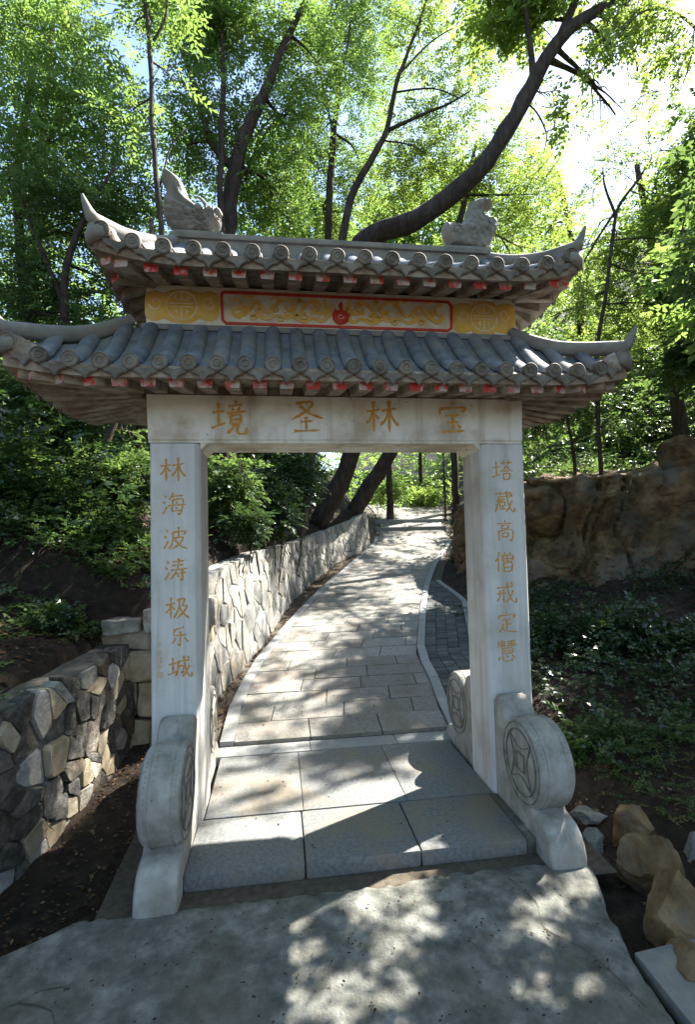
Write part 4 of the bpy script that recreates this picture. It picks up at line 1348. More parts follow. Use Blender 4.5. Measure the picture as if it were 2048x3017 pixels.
mb = MB().box(0, .34, 0, .95, 0, .07, bev=.010)
mb.v = [(x + .012 * noise.noise(Vector((x * 9, y * 9, z * 9))), y + .02 * noise.noise(Vector((x * 7, y * 7 + 3, z * 9))), z + .008 * noise.noise(Vector((x * 6, y * 6, 7)))) for x, y, z in mb.v]
q = AZ(1440, 2158, -.10)
mb.v = [(q[0] + x * .97 + .10 * -y * .0 - .05 * y, q[1] - y + x * .08, -.175 + z + .04 * x) for x, y, z in mb.v]
tag(smooth_by_angle(mb.build('stone_slab', M['marble'], None), 30), 'pale grey stone slab lying in the gutter at the lower right', 'slab')

# ------------------------------------------------------------------ leaves
rng = np.random.default_rng(7)
def spray(n, length, ll, lw, droop=.25, splay=55, two=True, seed=0):
    """A leafy twig along +x with n leaves of length ll and width lw; each leaf is one folded quad."""
    r = np.random.default_rng(seed)
    V = []
    for i in range(n):
        t = (i + .6) / n
        x = length * t
        z = -droop * length * t * t
        s = 1 if i % 2 else -1
        a = math.radians(splay) * s * (1 if i < n - 1 else 0.05) * r.uniform(.7, 1.15)
        d = np.array([math.cos(a), math.sin(a), r.uniform(-.45, .15)])
        d /= np.linalg.norm(d)
        side = np.cross([0, 0, 1], d)
        side /= np.linalg.norm(side)
        tw = r.uniform(-.6, .6)
        up = np.cross(d, side)
        side = side * math.cos(tw) + up * math.sin(tw)
        up = np.cross(d, side)
        b = np.array([x, 0, z])
        k = r.uniform(.75, 1.2)
        L_, w_ = ll * k, lw * k
        V += [b, b + d * L_ * .45 + side * w_ * .5 + up * w_ * .16, b + d * L_ - up * w_ * .15, b + d * L_ * .45 - side * w_ * .5 + up * w_ * .16]
    return np.array(V)
SPR = {
    'pinnate': [spray(11, .34, .085, .036, .3, 60, seed=s) for s in (1, 2, 3)],
    'broad': [spray(8, .30, .105, .062, .25, 50, seed=s) for s in (4, 5, 6)],
    'small': [spray(12, .26, .055, .032, .2, 55, seed=s) for s in (7, 8, 9)],
    'coarse': [spray(9, .55, .17, .095, .25, 55, seed=s) for s in (10, 11)],
    'grass': [spray(5, .05, .16, .012, .0, 35, seed=s) for s in (14, 15)],
}
# gaps in the canopy through which the sun reaches the ground: (x, y, z, rx, ry, share of twigs kept)
GAPS = [(-.42, .30, 0, .55, .42, .10), (-.72, -.25, 0, .30, .20, .15), (-.5, 1.0, 0, .5, .3, .25),
        (-.40, 1.6, .1, .75, .6, .15), (-.35, 2.6, .25, .65, .7, .2), (.0, 3.8, .4, .6, .7, .35), (.6, 5.2, .6, .5, .8, .6),
        (1.6, 7.2, .9, .9, 1.2, .35), (2.9, 9.6, 1.4, 1.0, 1.4, .2), (3.8, 11.8, 2.0, 1.2, 1.2, .12), (4.2, 13.6, 2.5, 1.3, 1.3, .12),
        (-1.0, 2.2, .9, .5, .7, .10), (-.7, 3.4, 1.1, .5, .8, .10), (-.3, 5.0, 1.2, .5, .9, .3),
        (-1.72, .75, .4, .28, .50, .06), (-1.6, 1.35, .9, .5, .3, .10), (-2.3, 1.7, 1.4, .55, .5, .05), (-3.2, 2.4, 1.9, .6, .5, .08), (-2.7, 1.0, 1.3, .4, .3, .05), (-2.0, 2.6, 1.9, .4, .4, .1)]
for _px, _py, _r in ((885, 2010, .29), (945, 2112, .22), (850, 2285, .25), (900, 2225, .14), (1285, 2020, .23), (1212, 2052, .18), (1188, 2140, .21), (1180, 2245, .18), (1265, 2295, .18), (800, 2085, .10), (1060, 2265, .09), (560, 2310, .11), (1320, 2075, .14), (1420, 2250, .15)):
    _q = AZ(_px, _py, -.1)
    GAPS.append((_q[0], _q[1], -.1, _r + .03, _r * .9 + .025, 0.0))
GAPS = np.array(GAPS)
SV = np.array(SUND)
def leaves(name, pos, outdir, kind, m, parent=None, size=1.0, up=.35, rand=.7):
    """One mesh of leafy twigs at pos (n,3), growing towards outdir (n,3)."""
    keep = np.ones(len(pos), bool)
    ctr = pos + outdir / (np.linalg.norm(outdir, axis=1)[:, None] + 1e-9) * .15 * size
    for gx_, gy_, gz_, grx, gry, share in GAPS:
        t = (ctr[:, 2] - gz_) / SV[2]
        hx, hy = ctr[:, 0] - SV[0] * t - gx_, ctr[:, 1] - SV[1] * t - gy_
        inside = ((hx / grx) ** 2 + (hy / gry) ** 2 < 1) & (t > 1.2)
        keep &= ~inside | (rng.uniform(0, 1, len(pos)) < share)
    pos, outdir = pos[keep], outdir[keep]
    n = len(pos)
    X = outdir + rng.normal(0, rand, (n, 3))
    X[:, 2] *= .6
    X /= np.linalg.norm(X, axis=1)[:, None] + 1e-9
    Z = np.tile([0, 0, 1.0], (n, 1)) + rng.normal(0, up, (n, 3))
    Y = np.cross(Z, X)
    Y /= np.linalg.norm(Y, axis=1)[:, None] + 1e-9
    Z = np.cross(X, Y)
    sc = size * rng.uniform(.7, 1.3, n)
    tint_s = rng.beta(2, 2, n)
    tm = SPR[kind]
    which = rng.integers(0, len(tm), n)
    VV, TT = [], []
    for k, T in enumerate(tm):
        ix = np.where(which == k)[0]
        if not len(ix):
            continue
        v = (T[None, :, 0, None] * X[ix, None, :] + T[None, :, 1, None] * Y[ix, None, :] + T[None, :, 2, None] * Z[ix, None, :]) * sc[ix, None, None] + pos[ix, None, :]
        VV.append(v.reshape(-1, 3))
        nl = T.shape[0] // 4
        tt = np.clip(tint_s[ix, None] * .75 + rng.uniform(0, .35, (len(ix), nl)) - .05, 0, 1)
        TT.append(np.repeat(tt.reshape(-1), 4))
    V = np.concatenate(VV).astype(np.float32)
    Tn = np.concatenate(TT).astype(np.float32)
    nq = len(V) // 4
    me = bpy.data.meshes.new(name)
    me.vertices.add(len(V))
    me.vertices.foreach_set('co', V.ravel())
    me.loops.add(nq * 4)
    me.polygons.add(nq)
    me.loops.foreach_set('vertex_index', np.arange(nq * 4, dtype=np.int32))
    me.polygons.foreach_set('loop_start', np.arange(0, nq * 4, 4, dtype=np.int32))
    me.polygons.foreach_set('loop_total', np.full(nq, 4, dtype=np.int32))
    at = me.attributes.new('tint', 'FLOAT', 'POINT')
    at.data.foreach_set('value', Tn)
    me.update(calc_edges=True)
    return link(name, me, m, parent)

def in_blobs(blobs, n, shell=.55):
    """n random points in ellipsoids (centre, radii), denser towards the outside; returns points and outward directions."""
    C = np.array([b[0] for b in blobs], float)
    Rr = np.array([(b[1],) * 3 if np.isscalar(b[1]) else b[1] for b in blobs], float)
    wgt = (Rr.prod(1)) ** (.75)
    which = rng.choice(len(blobs), n, p=wgt / wgt.sum())
    d = rng.normal(0, 1, (n, 3))
    d /= np.linalg.norm(d, axis=1)[:, None]
    r = rng.uniform(0, 1, n) ** shell
    # lumpy: clumps of twigs rather than an even cloud
    p = C[which] + d * r[:, None] * Rr[which]
    nk = max(6, n // 28)
    seeds = p[rng.integers(0, n, nk)]
    own = rng.integers(0, nk, n)
    pull = rng.uniform(.25, .85, n)[:, None]
    p = p + (seeds[own] - p) * pull * (np.linalg.norm(seeds[own] - p, axis=1) < 1.1)[:, None]
    return p, d

def tube_path(mb, pts, radii, n=9, wob=.012, per=4):
    cv = catmull([np.concatenate([p, [r]]) for p, r in zip(pts, radii)], per)
    P = [Vector(c[:3]) + Vector((noise.noise(Vector((c[0] * 2, c[1] * 2, c[2] * 2))), noise.noise(Vector((c[0] * 2, c[1] * 2 + 7, c[2] * 2))), 0)) * wob * 2 for c in cv]
    R_ = [max(.004, c[3]) * (1 + .10 * noise.noise(Vector((c[2] * 4, c[0] * 4, 1)))) for c in cv]
    b0 = len(mb.v)
    if R_[0] > .05:
        n = 16
    mb.tube(P, R_, n)
    for i in range(b0, len(mb.v)):
        v = Vector(mb.v[i])
        r_ = R_[min(len(R_) - 1, (i - b0) // n)]
        mb.v[i] = tuple(v + noise.noise_vector(Vector((v.x * 9, v.y * 9, v.z * 2.5))) * r_ * .22 + noise.noise_vector(Vector((v.x * 30, v.y * 30, v.z * 7))) * r_ * .10)
    return P, R_

def tree(name, label, trunks, blobs, n, kind, leafm, bark='bark', size=1.0, base=None, limbs=True, shell=.55, cat='tree', ntwig=0):
    """trunks: list of [(px, py, Y, radius), ...] or world points; blobs: (centre, radius)."""
    tp = []
    for t in trunks:
        P = [np.array(q[:3], float) if len(q) == 5 else A(q[0], q[1], q[2]) for q in t]
        tp.append((P, [q[3] if len(q) == 4 else q[4] for q in t]))
    bl = []
    for b in blobs:
        c = A(b[0], b[1], b[2]) if len(b) == 4 else np.array(b[:3], float)
        bl.append((c, b[-1] if len(b) == 4 else b[4]))
    for k_ in range(len(tp)):
        P, R_ = tp[k_]
        others = [c for j_, (Q, _) in enumerate(tp) if j_ != k_ for c in catmull(Q, 8)]
        if k_ and others and min(np.linalg.norm(np.array(c) - P[0]) for c in others) < .5:
            continue
        gz = float(ground_h(P[0][0], P[0][1]))
        if P[0][2] > gz + .12:
            low = np.array([P[0][0] - (P[1][0] - P[0][0]) * .15, P[0][1], gz - .1])
            tp[k_] = ([low, (low * .45 + P[0] * .55)] + list(P), [R_[0] * 1.3, R_[0] * 1.1] + list(R_))
    loc = tp[0][0][0]
    root = empty(name, loc)
    tag(root, label, cat)
    mb = MB()
    spine = []
    for P, R_ in tp:
        cv, rr = tube_path(mb, P, R_)
        spine += list(zip(cv, rr))
    if limbs:
        rl = random.Random(hash(label) % 1000 + len(label))
        for c, r in bl:
            c = Vector(c)
            rr_ = r if np.isscalar(r) else max(r)
            best = min(spine, key=lambda s: (s[0] - c).length + max(0, s[0].z - c.z) * 1.5)
            s0, sr = best
            d = c - s0
            if d.length < .15:
                continue
            mid = s0 + d * .5 + Vector((rl.uniform(-.15, .15), rl.uniform(-.15, .15), rl.uniform(-.05, .25))) * d.length * .6
            r0 = min(sr * .55, .055)
            cv, _ = tube_path(mb, [s0, mid, c], [r0, r0 * .6, r0 * .28], 6)
            for _k in range(7):
                q = cv[rl.randrange(len(cv) // 2, len(cv))]
                e = c + Vector((rl.gauss(0, 1), rl.gauss(0, 1), rl.gauss(0, .8))) * rr_ * .55
                tube_path(mb, [q, q.lerp(e, .5) + Vector((0, 0, .08)), e], [r0 * .3, r0 * .2, r0 * .1], 5)
    mb.build('trunk', M[bark], root, True)
    p, d = in_blobs(bl, n, shell)
    leaves('crown', p, d, kind, M[leafm], root, size)
    return root

# ------------------------------------------------------------------ trees in view (pixel of the 1578 x 2324 view, depth, size)
tree('leaning_tree', 'thick dark tree trunk leaning far to the right above the gate roof',
     [[(718, 1200, 8.5, .21), (762, 1120, 8.3, .19), (798, 1040, 8.0, .18), (812, 900, 7.2, .175), (790, 720, 6.0, .17), (800, 590, 5.5, .175), (850, 535, 5.2, .17), (950, 495, 5.0, .165), (1080, 395, 4.8, .15), (1170, 265, 4.7, .135), (1240, 135, 4.6, .12), (1300, 60, 4.5, .10), (1400, -5, 4.5, .075), (1500, -70, 4.4, .05)],
      [(1262, 110, 4.6, .09), (1300, 20, 4.6, .075), (1340, -70, 4.6, .05)],
      [(1212, 195, 4.65, .06), (1206, 120, 4.6, .05), (1196, 30, 4.5, .045), (1180, -60, 4.4, .035)],
      [(1165, 270, 4.7, .02), (1205, 240, 4.6, .016), (1240, 300, 4.6, .012), (1235, 350, 4.6, .006)]],
     [(1330, -40, 4.6, .5), (1390, 120, 5.0, .35), (1360, 200, 5.2, .3), (1420, 60, 4.8, .35), (1200, -50, 4.5, .7), (1230, 210, 4.8, .35), (1215, 60, 4.9, .5), (1110, 40, 5.2, .6), (1290, 270, 4.9, .35), (1400, 260, 5.6, .3), (1450, 160, 5.4, .3), (1470, 60, 5.2, .3)], 1350, 'broad', 'leafB')
tree('forked_tree', 'dark forked tree trunk rising behind the left ridge dragon',
     [[(510, 620, 6.4, .15), (520, 500, 6.3, .14), (532, 390, 6.2, .125), (562, 290, 6.1, .11), (610, 190, 6.0, .085), (645, 100, 6.0, .07), (690, 10, 6.0, .05), (720, -60, 6, .03)],
      [(528, 380, 6.2, .08), (480, 320, 6.2, .065), (445, 210, 6.2, .05), (415, 120, 6.2, .04), (370, 40, 6.1, .025)]],
     [(430, 60, 6.2, .8), (620, 60, 6.3, .9), (480, 240, 6.4, .8), (650, 280, 6.6, .8), (560, 420, 6.9, .8), (720, 140, 6.6, .8), (420, 330, 6.4, .6), (640, 450, 7.0, .7), (520, 20, 5.9, .7)], 3000, 'pinnate', 'leafA')
tree('slender_tree', 'thin straight trunk standing just left of the dark forked tree',
     [[(505, 560, 5.9, .06), (500, 450, 5.9, .055), (503, 300, 5.9, .05), (506, 130, 5.9, .045), (490, -20, 5.9, .03)]],
     [(500, 20, 5.9, .5), (470, 120, 6.0, .35)], 260, 'pinnate', 'leafA')
tree('sapling', 'slender grey sapling with a high fork in front of the left roof corner',
     [[(366, 700, 2.6, .035), (367, 520, 2.5, .032), (352, 380, 2.4, .030), (347, 260, 2.4, .028), (340, 100, 2.4, .026), (328, -20, 2.4, .02), (320, -90, 2.4, .014)],
      [(341, 110, 2.4, .018), (372, 50, 2.4, .014), (384, -20, 2.4, .01)],
      [(364, 420, 2.45, .012), (385, 340, 2.5, .009), (420, 290, 2.5, .005)]],
     [(300, 60, 2.6, .4), (390, -10, 2.5, .4), (350, -60, 2.4, .6), (300, 250, 2.8, .3), (390, 180, 2.7, .25)], 210, 'pinnate', 'leafA', 'bark2', .8, limbs=True)
tree('slender_tree', 'slender dark tree with a narrow fork left of the leaning trunk',
     [[(690, 1165, 7.9, .10), (706, 1040, 8.0, .095), (728, 850, 8.1, .09), (740, 640, 8.2, .085), (748, 450, 8.0, .08), (757, 300, 8.0, .07), (770, 190, 8.0, .055), (745, 80, 8, .04), (735, -40, 8, .025)],
      [(757, 300, 8.0, .04), (735, 210, 8.0, .03), (722, 130, 8.0, .025), (722, 20, 8, .018)],
      [(765, 200, 8, .03), (790, 90, 8, .022), (800, -30, 8, .015)]],
     [(760, 40, 8.4, .9), (830, 180, 8.8, .9), (700, 330, 8.8, .9), (820, 380, 9.2, .9), (740, 500, 9.4, .9), (860, 20, 8.8, .9)], 2600, 'pinnate', 'leafA')
tree('curved_tree', 'thin curved tree with long bare side branches above the middle of the ridge',
     [[(708, 1192, 8.6, .13), (750, 1118, 8.4, .12), (788, 1036, 8.1, .11), (802, 900, 7.4, .10), (780, 740, 6.8, .095), (772, 600, 6.9, .09), (795, 455, 6.9, .075), (850, 350, 6.8, .065), (880, 290, 6.8, .058), (900, 190, 6.8, .045), (930, 110, 6.8, .035), (965, 10, 6.8, .025), (980, -60, 6.8, .02)],
      [(884, 295, 6.8, .04), (950, 265, 6.8, .032), (1020, 235, 6.8, .022), (1070, 205, 6.8, .012)],
      [(897, 210, 6.8, .022), (980, 200, 6.8, .016), (1050, 225, 6.8, .008)],
      [(870, 320, 6.8, .02), (930, 330, 6.8, .014), (985, 360, 6.8, .007)],
      [(905, 170, 6.8, .022), (985, 90, 6.8, .015), (1060, 50, 6.8, .007)]],
     [(960, 120, 7.4, .7), (1040, 250, 7.6, .7), (930, 300, 7.8, .7), (1090, 120, 7.6, .7), (1000, 400, 8.0, .8), (900, 430, 8.2, .8), (1120, 480, 8.0, .7), (960, 0, 7.2, .7)], 1800, 'pinnate', 'leafB')
tree('roadside_tree', 'dark trunk bending right beside the path, seen through the gate',
     [[(794, 1178, 10.3, .24), (836, 1110, 10.1, .215), (880, 1040, 9.7, .19), (935, 930, 9.0, .16), (985, 780, 8.2, .13), (1010, 620, 7.8, .1), (1050, 480, 7.8, .07), (1080, 330, 7.8, .04)]],
     [(1080, 400, 8.0, .7), (1180, 560, 8.2, .7), (1000, 620, 8.6, .8), (1150, 330, 7.6, .6), (1220, 440, 7.8, .7), (1240, 640, 8.5, .7)], 1700, 'pinnate', 'leafB')
tree('grove_tree', 'leafy tree filling the left of the view above the gate roof',
     [[(62, 930, 6.2, .09), (55, 700, 6.0, .08), (40, 420, 5.8, .07), (66, 200, 5.6, .05), (100, 60, 5.5, .03)], [(50, 400, 5.8, .04), (120, 300, 5.6, .03), (190, 160, 5.5, .015)]],
     [(40, 60, 5.2, .75), (160, 90, 5.2, .6), (60, 230, 5.2, .7), (190, 230, 5.3, .6), (270, 300, 5.2, .5), (120, 360, 5.4, .6), (20, 400, 5.3, .6), (240, 420, 5.5, .5), (160, 500, 5.8, .6), (40, 540, 5.8, .6), (310, 190, 5.4, .32), (260, 560, 6.0, .6)], 2100, 'pinnate', 'leafA')
tree('shaded_tree', 'dark leaved tree behind the left tips of both roofs',
     [[(148, 960, 4.6, .07), (147, 720, 4.6, .06), (150, 600, 4.6, .05), (200, 480, 4.6, .035), (260, 380, 4.6, .02)], [(148, 700, 4.6, .04), (90, 560, 4.7, .03), (40, 430, 4.8, .015)]],
     [(120, 440, 4.9, .45), (230, 470, 4.8, .4), (300, 430, 5.0, .4), (60, 620, 5.0, .55), (120, 680, 5.0, .45), (250, 640, 5.2, .4), (20, 720, 5.0, .4)], 850, 'pinnate', 'leafD')
tree('leaning_sapling', 'thin dark leaning trunk on the left slope below the lower roof',
     [[(148, 1225, 2.6, .045), (190, 1120, 2.65, .042), (235, 1020, 2.7, .038), (265, 950, 2.75, .034), (300, 830, 2.8, .028), (320, 640, 2.9, .02)]],
     [(300, 860, 3.2, .4), (180, 920, 3.4, .4), (280, 990, 3.3, .3), (90, 880, 3.6, .5)], 420, 'broad', 'leafD')
tree('dark_trunk', 'dark upright trunk close behind the left pillar',
     [[(292, 1190, 4.0, .075), (305, 1050, 4.0, .07), (322, 930, 4.0, .06), (335, 700, 4.1, .05), (345, 500, 4.2, .03)]],
     [(300, 820, 4.6, .5), (220, 760, 4.8, .5), (330, 600, 5.0, .5)], 620, 'pinnate', 'leafD')
tree('crooked_tree', 'crooked dark tree with a forked top at the far right of the upper roof',
     [[(1355, 820, 4.8, .036), (1372, 690, 4.8, .033), (1388, 570, 4.8, .030), (1400, 480, 4.8, .027), (1440, 420, 4.8, .025), (1480, 360, 4.9, .014)],
      [(1398, 490, 4.8, .028), (1376, 430, 4.8, .02), (1370, 380, 4.8, .01)],
      [(1396, 480, 4.8, .025), (1345, 560, 4.8, .02), (1310, 620, 4.8, .012)]],
     [(1430, 400, 5.2, .4), (1500, 460, 5.0, .5), (1400, 560, 5.4, .4), (1480, 620, 5.2, .55), (1350, 680, 5.6, .4), (1560, 560, 5.0, .5), (1440, 720, 5.5, .5), (1545, 720, 5.2, .5), (1370, 800, 5.8, .4), (1340, 470, 5.6, .35), (1330, 560, 5.8, .4), (1290, 480, 6.0, .4), (1400, 330, 5.4, .3), (1470, 300, 5.2, .3), (1340, 360, 5.6, .25)], 3000, 'small', 'leafB')
tree('bank_tree', 'dark green tree on top of the bank at the right edge',
     [[(1620, 900, 4.4, .08), (1610, 700, 4.4, .07), (1590, 500, 4.4, .05), (1570, 300, 4.4, .03)]],
     [(1590, 250, 4.2, .4), (1540, 350, 4.4, .35), (1590, 480, 4.2, .4), (1560, 640, 4.3, .45), (1600, 760, 4.2, .45), (1540, 830, 4.5, .4)], 1000, 'broad', 'leafD')
tree('overhanging_tree', 'slender tree at the right edge whose thin leafy branch crosses the bright sky gap',
     [[(7.2, 3.7, .8, 0, .10), (7.0, 3.8, 4.0, 0, .08), (6.4, 3.9, 6.5, 0, .055), (1660, 190, 4.0, .03), (1580, 60, 4.0, .025), (1500, 20, 4.0, .018), (1440, 40, 4.0, .012), (1400, 90, 4.0, .006)], [(1580, 60, 4, .014), (1560, 170, 4, .01), (1520, 240, 4, .005)]],
     [(1430, 40, 4.2, .28), (1490, 110, 4.2, .28), (1540, 180, 4.2, .3), (1500, 30, 4.0, .3), (1570, 90, 4.0, .3), (1450, 220, 4.4, .18), (1560, 280, 4.4, .28), (1360, 60, 4.2, .22), (1410, 10, 4.1, .25), (1560, 330, 4.4, .3), (1490, 340, 4.6, .25), (1340, 150, 4.5, .15)], 460, 'broad', 'leafB', 'bark2', .75)
tree('near_tree', 'dark leafy twigs close to the viewer hanging in at the right edge',
     [[(2.75, -1.3, -.15, 0, .05), (2.65, -1.2, 2.0, 0, .04), (2.4, -1.0, 3.4, 0, .025), (1800, 100, -.9, .014), (1690, 230, -.9, .010), (1610, 330, -.9, .007), (1560, 480, -.9, .004), (1545, 560, -.9, .003)], [(1640, 290, -.9, .007), (1590, 560, -.9, .004), (1560, 700, -.9, .002)]],
     [(1585, 260, -.9, .08), (1595, 400, -.9, .09), (1580, 520, -.9, .08), (1590, 660, -.9, .09), (1570, 600, -.85, .06)], 60, 'broad', 'leafD', 'bark2', .52, limbs=False)
tree('far_tree', 'straight dark trunk beyond the top of the path near the right pillar',
     [[(1036, 1150, 13.5, .13), (1034, 1090, 13.5, .125), (1030, 980, 13.5, .12), (1026, 700, 13.6, .09), (1020, 450, 13.8, .05)]],
     [(1020, 700, 14, 1.6), (1100, 560, 14, 1.6), (900, 620, 14.5, 1.6), (1000, 480, 14, 1.5), (1230, 620, 14.5, 1.5), (1180, 820, 14, 1.3)], 1900, 'coarse', 'leafA')
tree('far_tree', 'thin upright trunk beyond the crest left of the thin dark pole',
     [[(955, 1120, 15.5, .08), (955, 1050, 15.5, .075), (952, 900, 15.5, .07), (948, 650, 15.5, .05)]],
     [(950, 640, 16, 1.5), (820, 560, 16, 1.6), (880, 780, 16, 1.3)], 900, 'coarse', 'leafB')
tree('far_tree', 'upright dark trunk in the deep shade just left of the path crest',
     [[(885, 1120, 12.5, .10), (882, 1050, 12.5, .095), (878, 900, 12.6, .09), (860, 600, 12.8, .05)]],
     [(820, 640, 13, 1.3), (900, 520, 13, 1.1), (720, 780, 12.6, 1.0)], 700, 'coarse', 'leafA')
tree('far_tree', 'dark trunk in the shade behind the shrubs on the left slope, seen through the gate',
     [[(690, 1130, 10.5, .09), (698, 1040, 10.5, .085), (705, 850, 10.6, .07), (700, 600, 11, .04)]],
     [(700, 560, 11.5, 1.3), (560, 600, 11.5, 1.4), (600, 420, 11.5, 1.3), (720, 780, 11.5, 1.0)], 900, 'coarse', 'leafA')
tree('hill_tree', 'leafy tree high on the hillside at the upper left',
     [[(60, 1000, 9.5, .16), (70, 700, 9.5, .14), (90, 350, 9.5, .10), (120, 50, 9.5, .05)]],
     [(60, 100, 10, 1.4), (200, 60, 10.5, 1.1), (40, 350, 10, 1.4), (200, 300, 10.5, 1.2), (340, 300, 11, 1.1), (100, 560, 10, 1.4), (300, 560, 11, 1.3), (420, 480, 11, 1.2), (200, 780, 10, 1.2), (380, 700, 11, 1.2), (40, 780, 9.5, 1.2)], 1800, 'coarse', 'leafA', size=.75)
tree('hill_tree', 'leafy tree beyond the right end of the roofs',
     [[(1330, 900, 10.5, .14), (1320, 700, 10.5, .12), (1290, 500, 10.5, .08), (1270, 400, 10.5, .04)]],
     [(1240, 520, 11, 1.1), (1330, 620, 11, 1.0), (1250, 720, 11, 1.1), (1400, 760, 10.5, 1.1), (1300, 830, 10, 1.0), (1200, 420, 11, .9), (1500, 820, 10, 1.0)], 1700, 'coarse', 'leafB', size=.7)

tree('rock_shrub', 'small leafy tree growing on top of the rock behind the right pillar',
     [[(4.9, 5.3, 2.4, 0, .04), (4.8, 5.1, 3.0, 0, .033), (4.6, 4.9, 3.6, 0, .022), (4.5, 4.8, 4.1, 0, .01)]],
     [(4.3, 4.7, 3.9, 0, .4), (4.8, 5.0, 4.2, 0, .42), (4.4, 5.5, 3.9, 0, .4), (5.2, 5.4, 4.0, 0, .4), (4.0, 5.2, 3.6, 0, .32), (4.9, 5.9, 4.1, 0, .4), (5.5, 5.0, 3.6, 0, .35)], 760, 'small', 'leafD', size=.95)

# trees outside the frame whose crowns shade the apron and the slope
tree('shade_tree', 'tall tree on the right bank outside the view, shading the apron',
     [[(5.6, -.6, -.1, 0, .13), (5.4, -.3, 2, 0, .11), (5.0, .1, 3.6, 0, .08), (4.6, .4, 5.0, 0, .04)]],
     [(3.7, -.1, 3.8, 0, .5), (4.2, .5, 4.1, 0, .55), (4.7, .9, 4.3, 0, .55), (4.2, -.5, 4.0, 0, .55), (4.8, .0, 4.4, 0, .6), (3.6, -.8, 3.7, 0, .45), (5.2, .8, 4.6, 0, .6), (4.6, -1.1, 4.3, 0, .55), (3.8, .35, 3.6, 0, .35), (5.5, 1.6, 4.6, 0, .6), (6.2, 2.4, 4.8, 0, .6), (6.0, .6, 4.9, 0, .7), (3.4, -.35, 3.3, 0, .35), (3.2, -1.1, 3.5, 0, .4), (4.0, .0, 4.4, 0, .5), (3.3, .35, 3.7, 0, .4), (3.0, -.1, 3.5, 0, .4), (3.6, .9, 4.0, 0, .4), (2.9, -.7, 3.5, 0, .45), (3.3, -.2, 4.2, 0, .45), (3.5, .3, 4.4, 0, .4), (3.2, .1, 3.7, 0, .38), (3.45, .55, 3.9, 0, .36), (3.15, .35, 3.9, 0, .34), (2.95, -.35, 3.7, 0, .36), (3.4, .1, 4.0, 0, .38), (3.75, .75, 4.2, 0, .38), (3.1, -.5, 4.0, 0, .4)], 11000, 'broad', 'leafA', size=.75)
tree('shade_tree', 'tall tree on the rock shelf outside the view, dappling the path',
     [[(8.2, 6.5, 2.8, 0, .17), (8.0, 6.4, 5, 0, .14), (7.6, 6.3, 7.5, 0, .09), (7.2, 6.2, 9.5, 0, .05)]],
     [(6.6, 5.0, 8.2, 0, .9), (7.4, 6.5, 8.8, 0, 1.0), (6.8, 7.6, 8.4, 0, .9), (8.2, 5.4, 9, 0, 1.0), (6.2, 8.8, 8.0, 0, .8)], 900, 'broad', 'leafA')

tree('roadside_tree', 'tall leafy tree behind the viewer on the left of the approach',  # added out of view so its crown cuts the blue skylight
     [[(-4.2, -5.5, -.1, 0, .2), (-4.0, -5.3, 3, 0, .17), (-3.6, -5.0, 6, 0, .12), (-3.2, -4.6, 8.5, 0, .06)]],
     [(-3.5, -4.2, 6.5, 0, 1.5), (-1.8, -5.0, 7.2, 0, 1.5), (-5.0, -3.0, 6.5, 0, 1.5), (-2.6, -6.5, 7.5, 0, 1.5), (-4.8, -1.2, 7.0, 0, 1.3), (-3.2, -2.6, 8.2, 0, 1.3)], 1500, 'coarse', 'leafA')
tree('roadside_tree', 'tall leafy tree behind the viewer on the right of the approach',  # second unseen crown, added to block sky and tint the shade green
     [[(3.6, -6.5, -.1, 0, .2), (3.4, -6.4, 3, 0, .17), (3.0, -6.2, 6, 0, .12), (2.6, -6.0, 8.5, 0, .06)]],
     [(2.6, -5.8, 6.8, 0, 1.5), (.6, -5.6, 7.6, 0, 1.5), (4.2, -5.0, 6.5, 0, 1.4), (1.2, -7.5, 7.4, 0, 1.5), (4.6, -7.2, 6.6, 0, 1.4), (-.6, -7.4, 7.8, 0, 1.4)], 1500, 'coarse', 'leafA')

tree('shade_tree', 'broad tree outside the view on the right, shading the bank and the rock',
     [[(9.6, 3.6, 1.2, 0, .16), (9.4, 3.8, 3, 0, .13), (9.0, 4.2, 5, 0, .09), (8.6, 4.6, 6.6, 0, .05)]],
     [(8.4, 4.4, 6.2, 0, 1.1), (9.4, 5.4, 6.6, 0, 1.1), (7.8, 3.2, 5.8, 0, 1.0), (9.2, 3.0, 6.4, 0, 1.2), (7.0, 2.4, 5.4, 0, .9), (10.0, 6.6, 7.0, 0, 1.1)], 1500, 'coarse', 'leafD', size=.8)

# ------------------------------------------------------------------ shrubs
def shrub(name, label, c, r, n, kind='broad', m='leafC', size=.6, stems=7, cat='shrub'):
    c = np.array(c, float)
    z0 = float(ground_h(c[0], c[1])) if r[2] > 0 else c[2]
    root = empty(name, (c[0], c[1], z0))
    tag(root, label, cat)
    mb = MB()
    rl = random.Random(len(label))
    for i in range(stems):
        a = rl.uniform(0, 6.28)
        e = Vector((c[0] + math.cos(a) * r[0] * .7, c[1] + math.sin(a) * r[1] * .7, c[2] + rl.uniform(-.2, .8) * r[2]))
        b = Vector((c[0] + rl.uniform(-.05, .05), c[1] + rl.uniform(-.05, .05), z0 - .03))
        mb.tube([b, b.lerp(e, .5) + Vector((0, 0, .1 * r[2])), e], [.010, .007, .003], 5)
    mb.build('stem', M['bark2'], root, True)
    p, d = in_blobs([(c, r)], n, .5)
    p[:, 2] = np.maximum(p[:, 2], [ground_h(x, y) + .02 for x, y in p[:, :2]])
    leaves('foliage', p, d, kind, M[m], root, size, .3, .6)
    return root
def on_slope(px, py, Y, dz=0):
    p = A(px, py, Y)
    return (p[0], p[1], p[2] + dz)
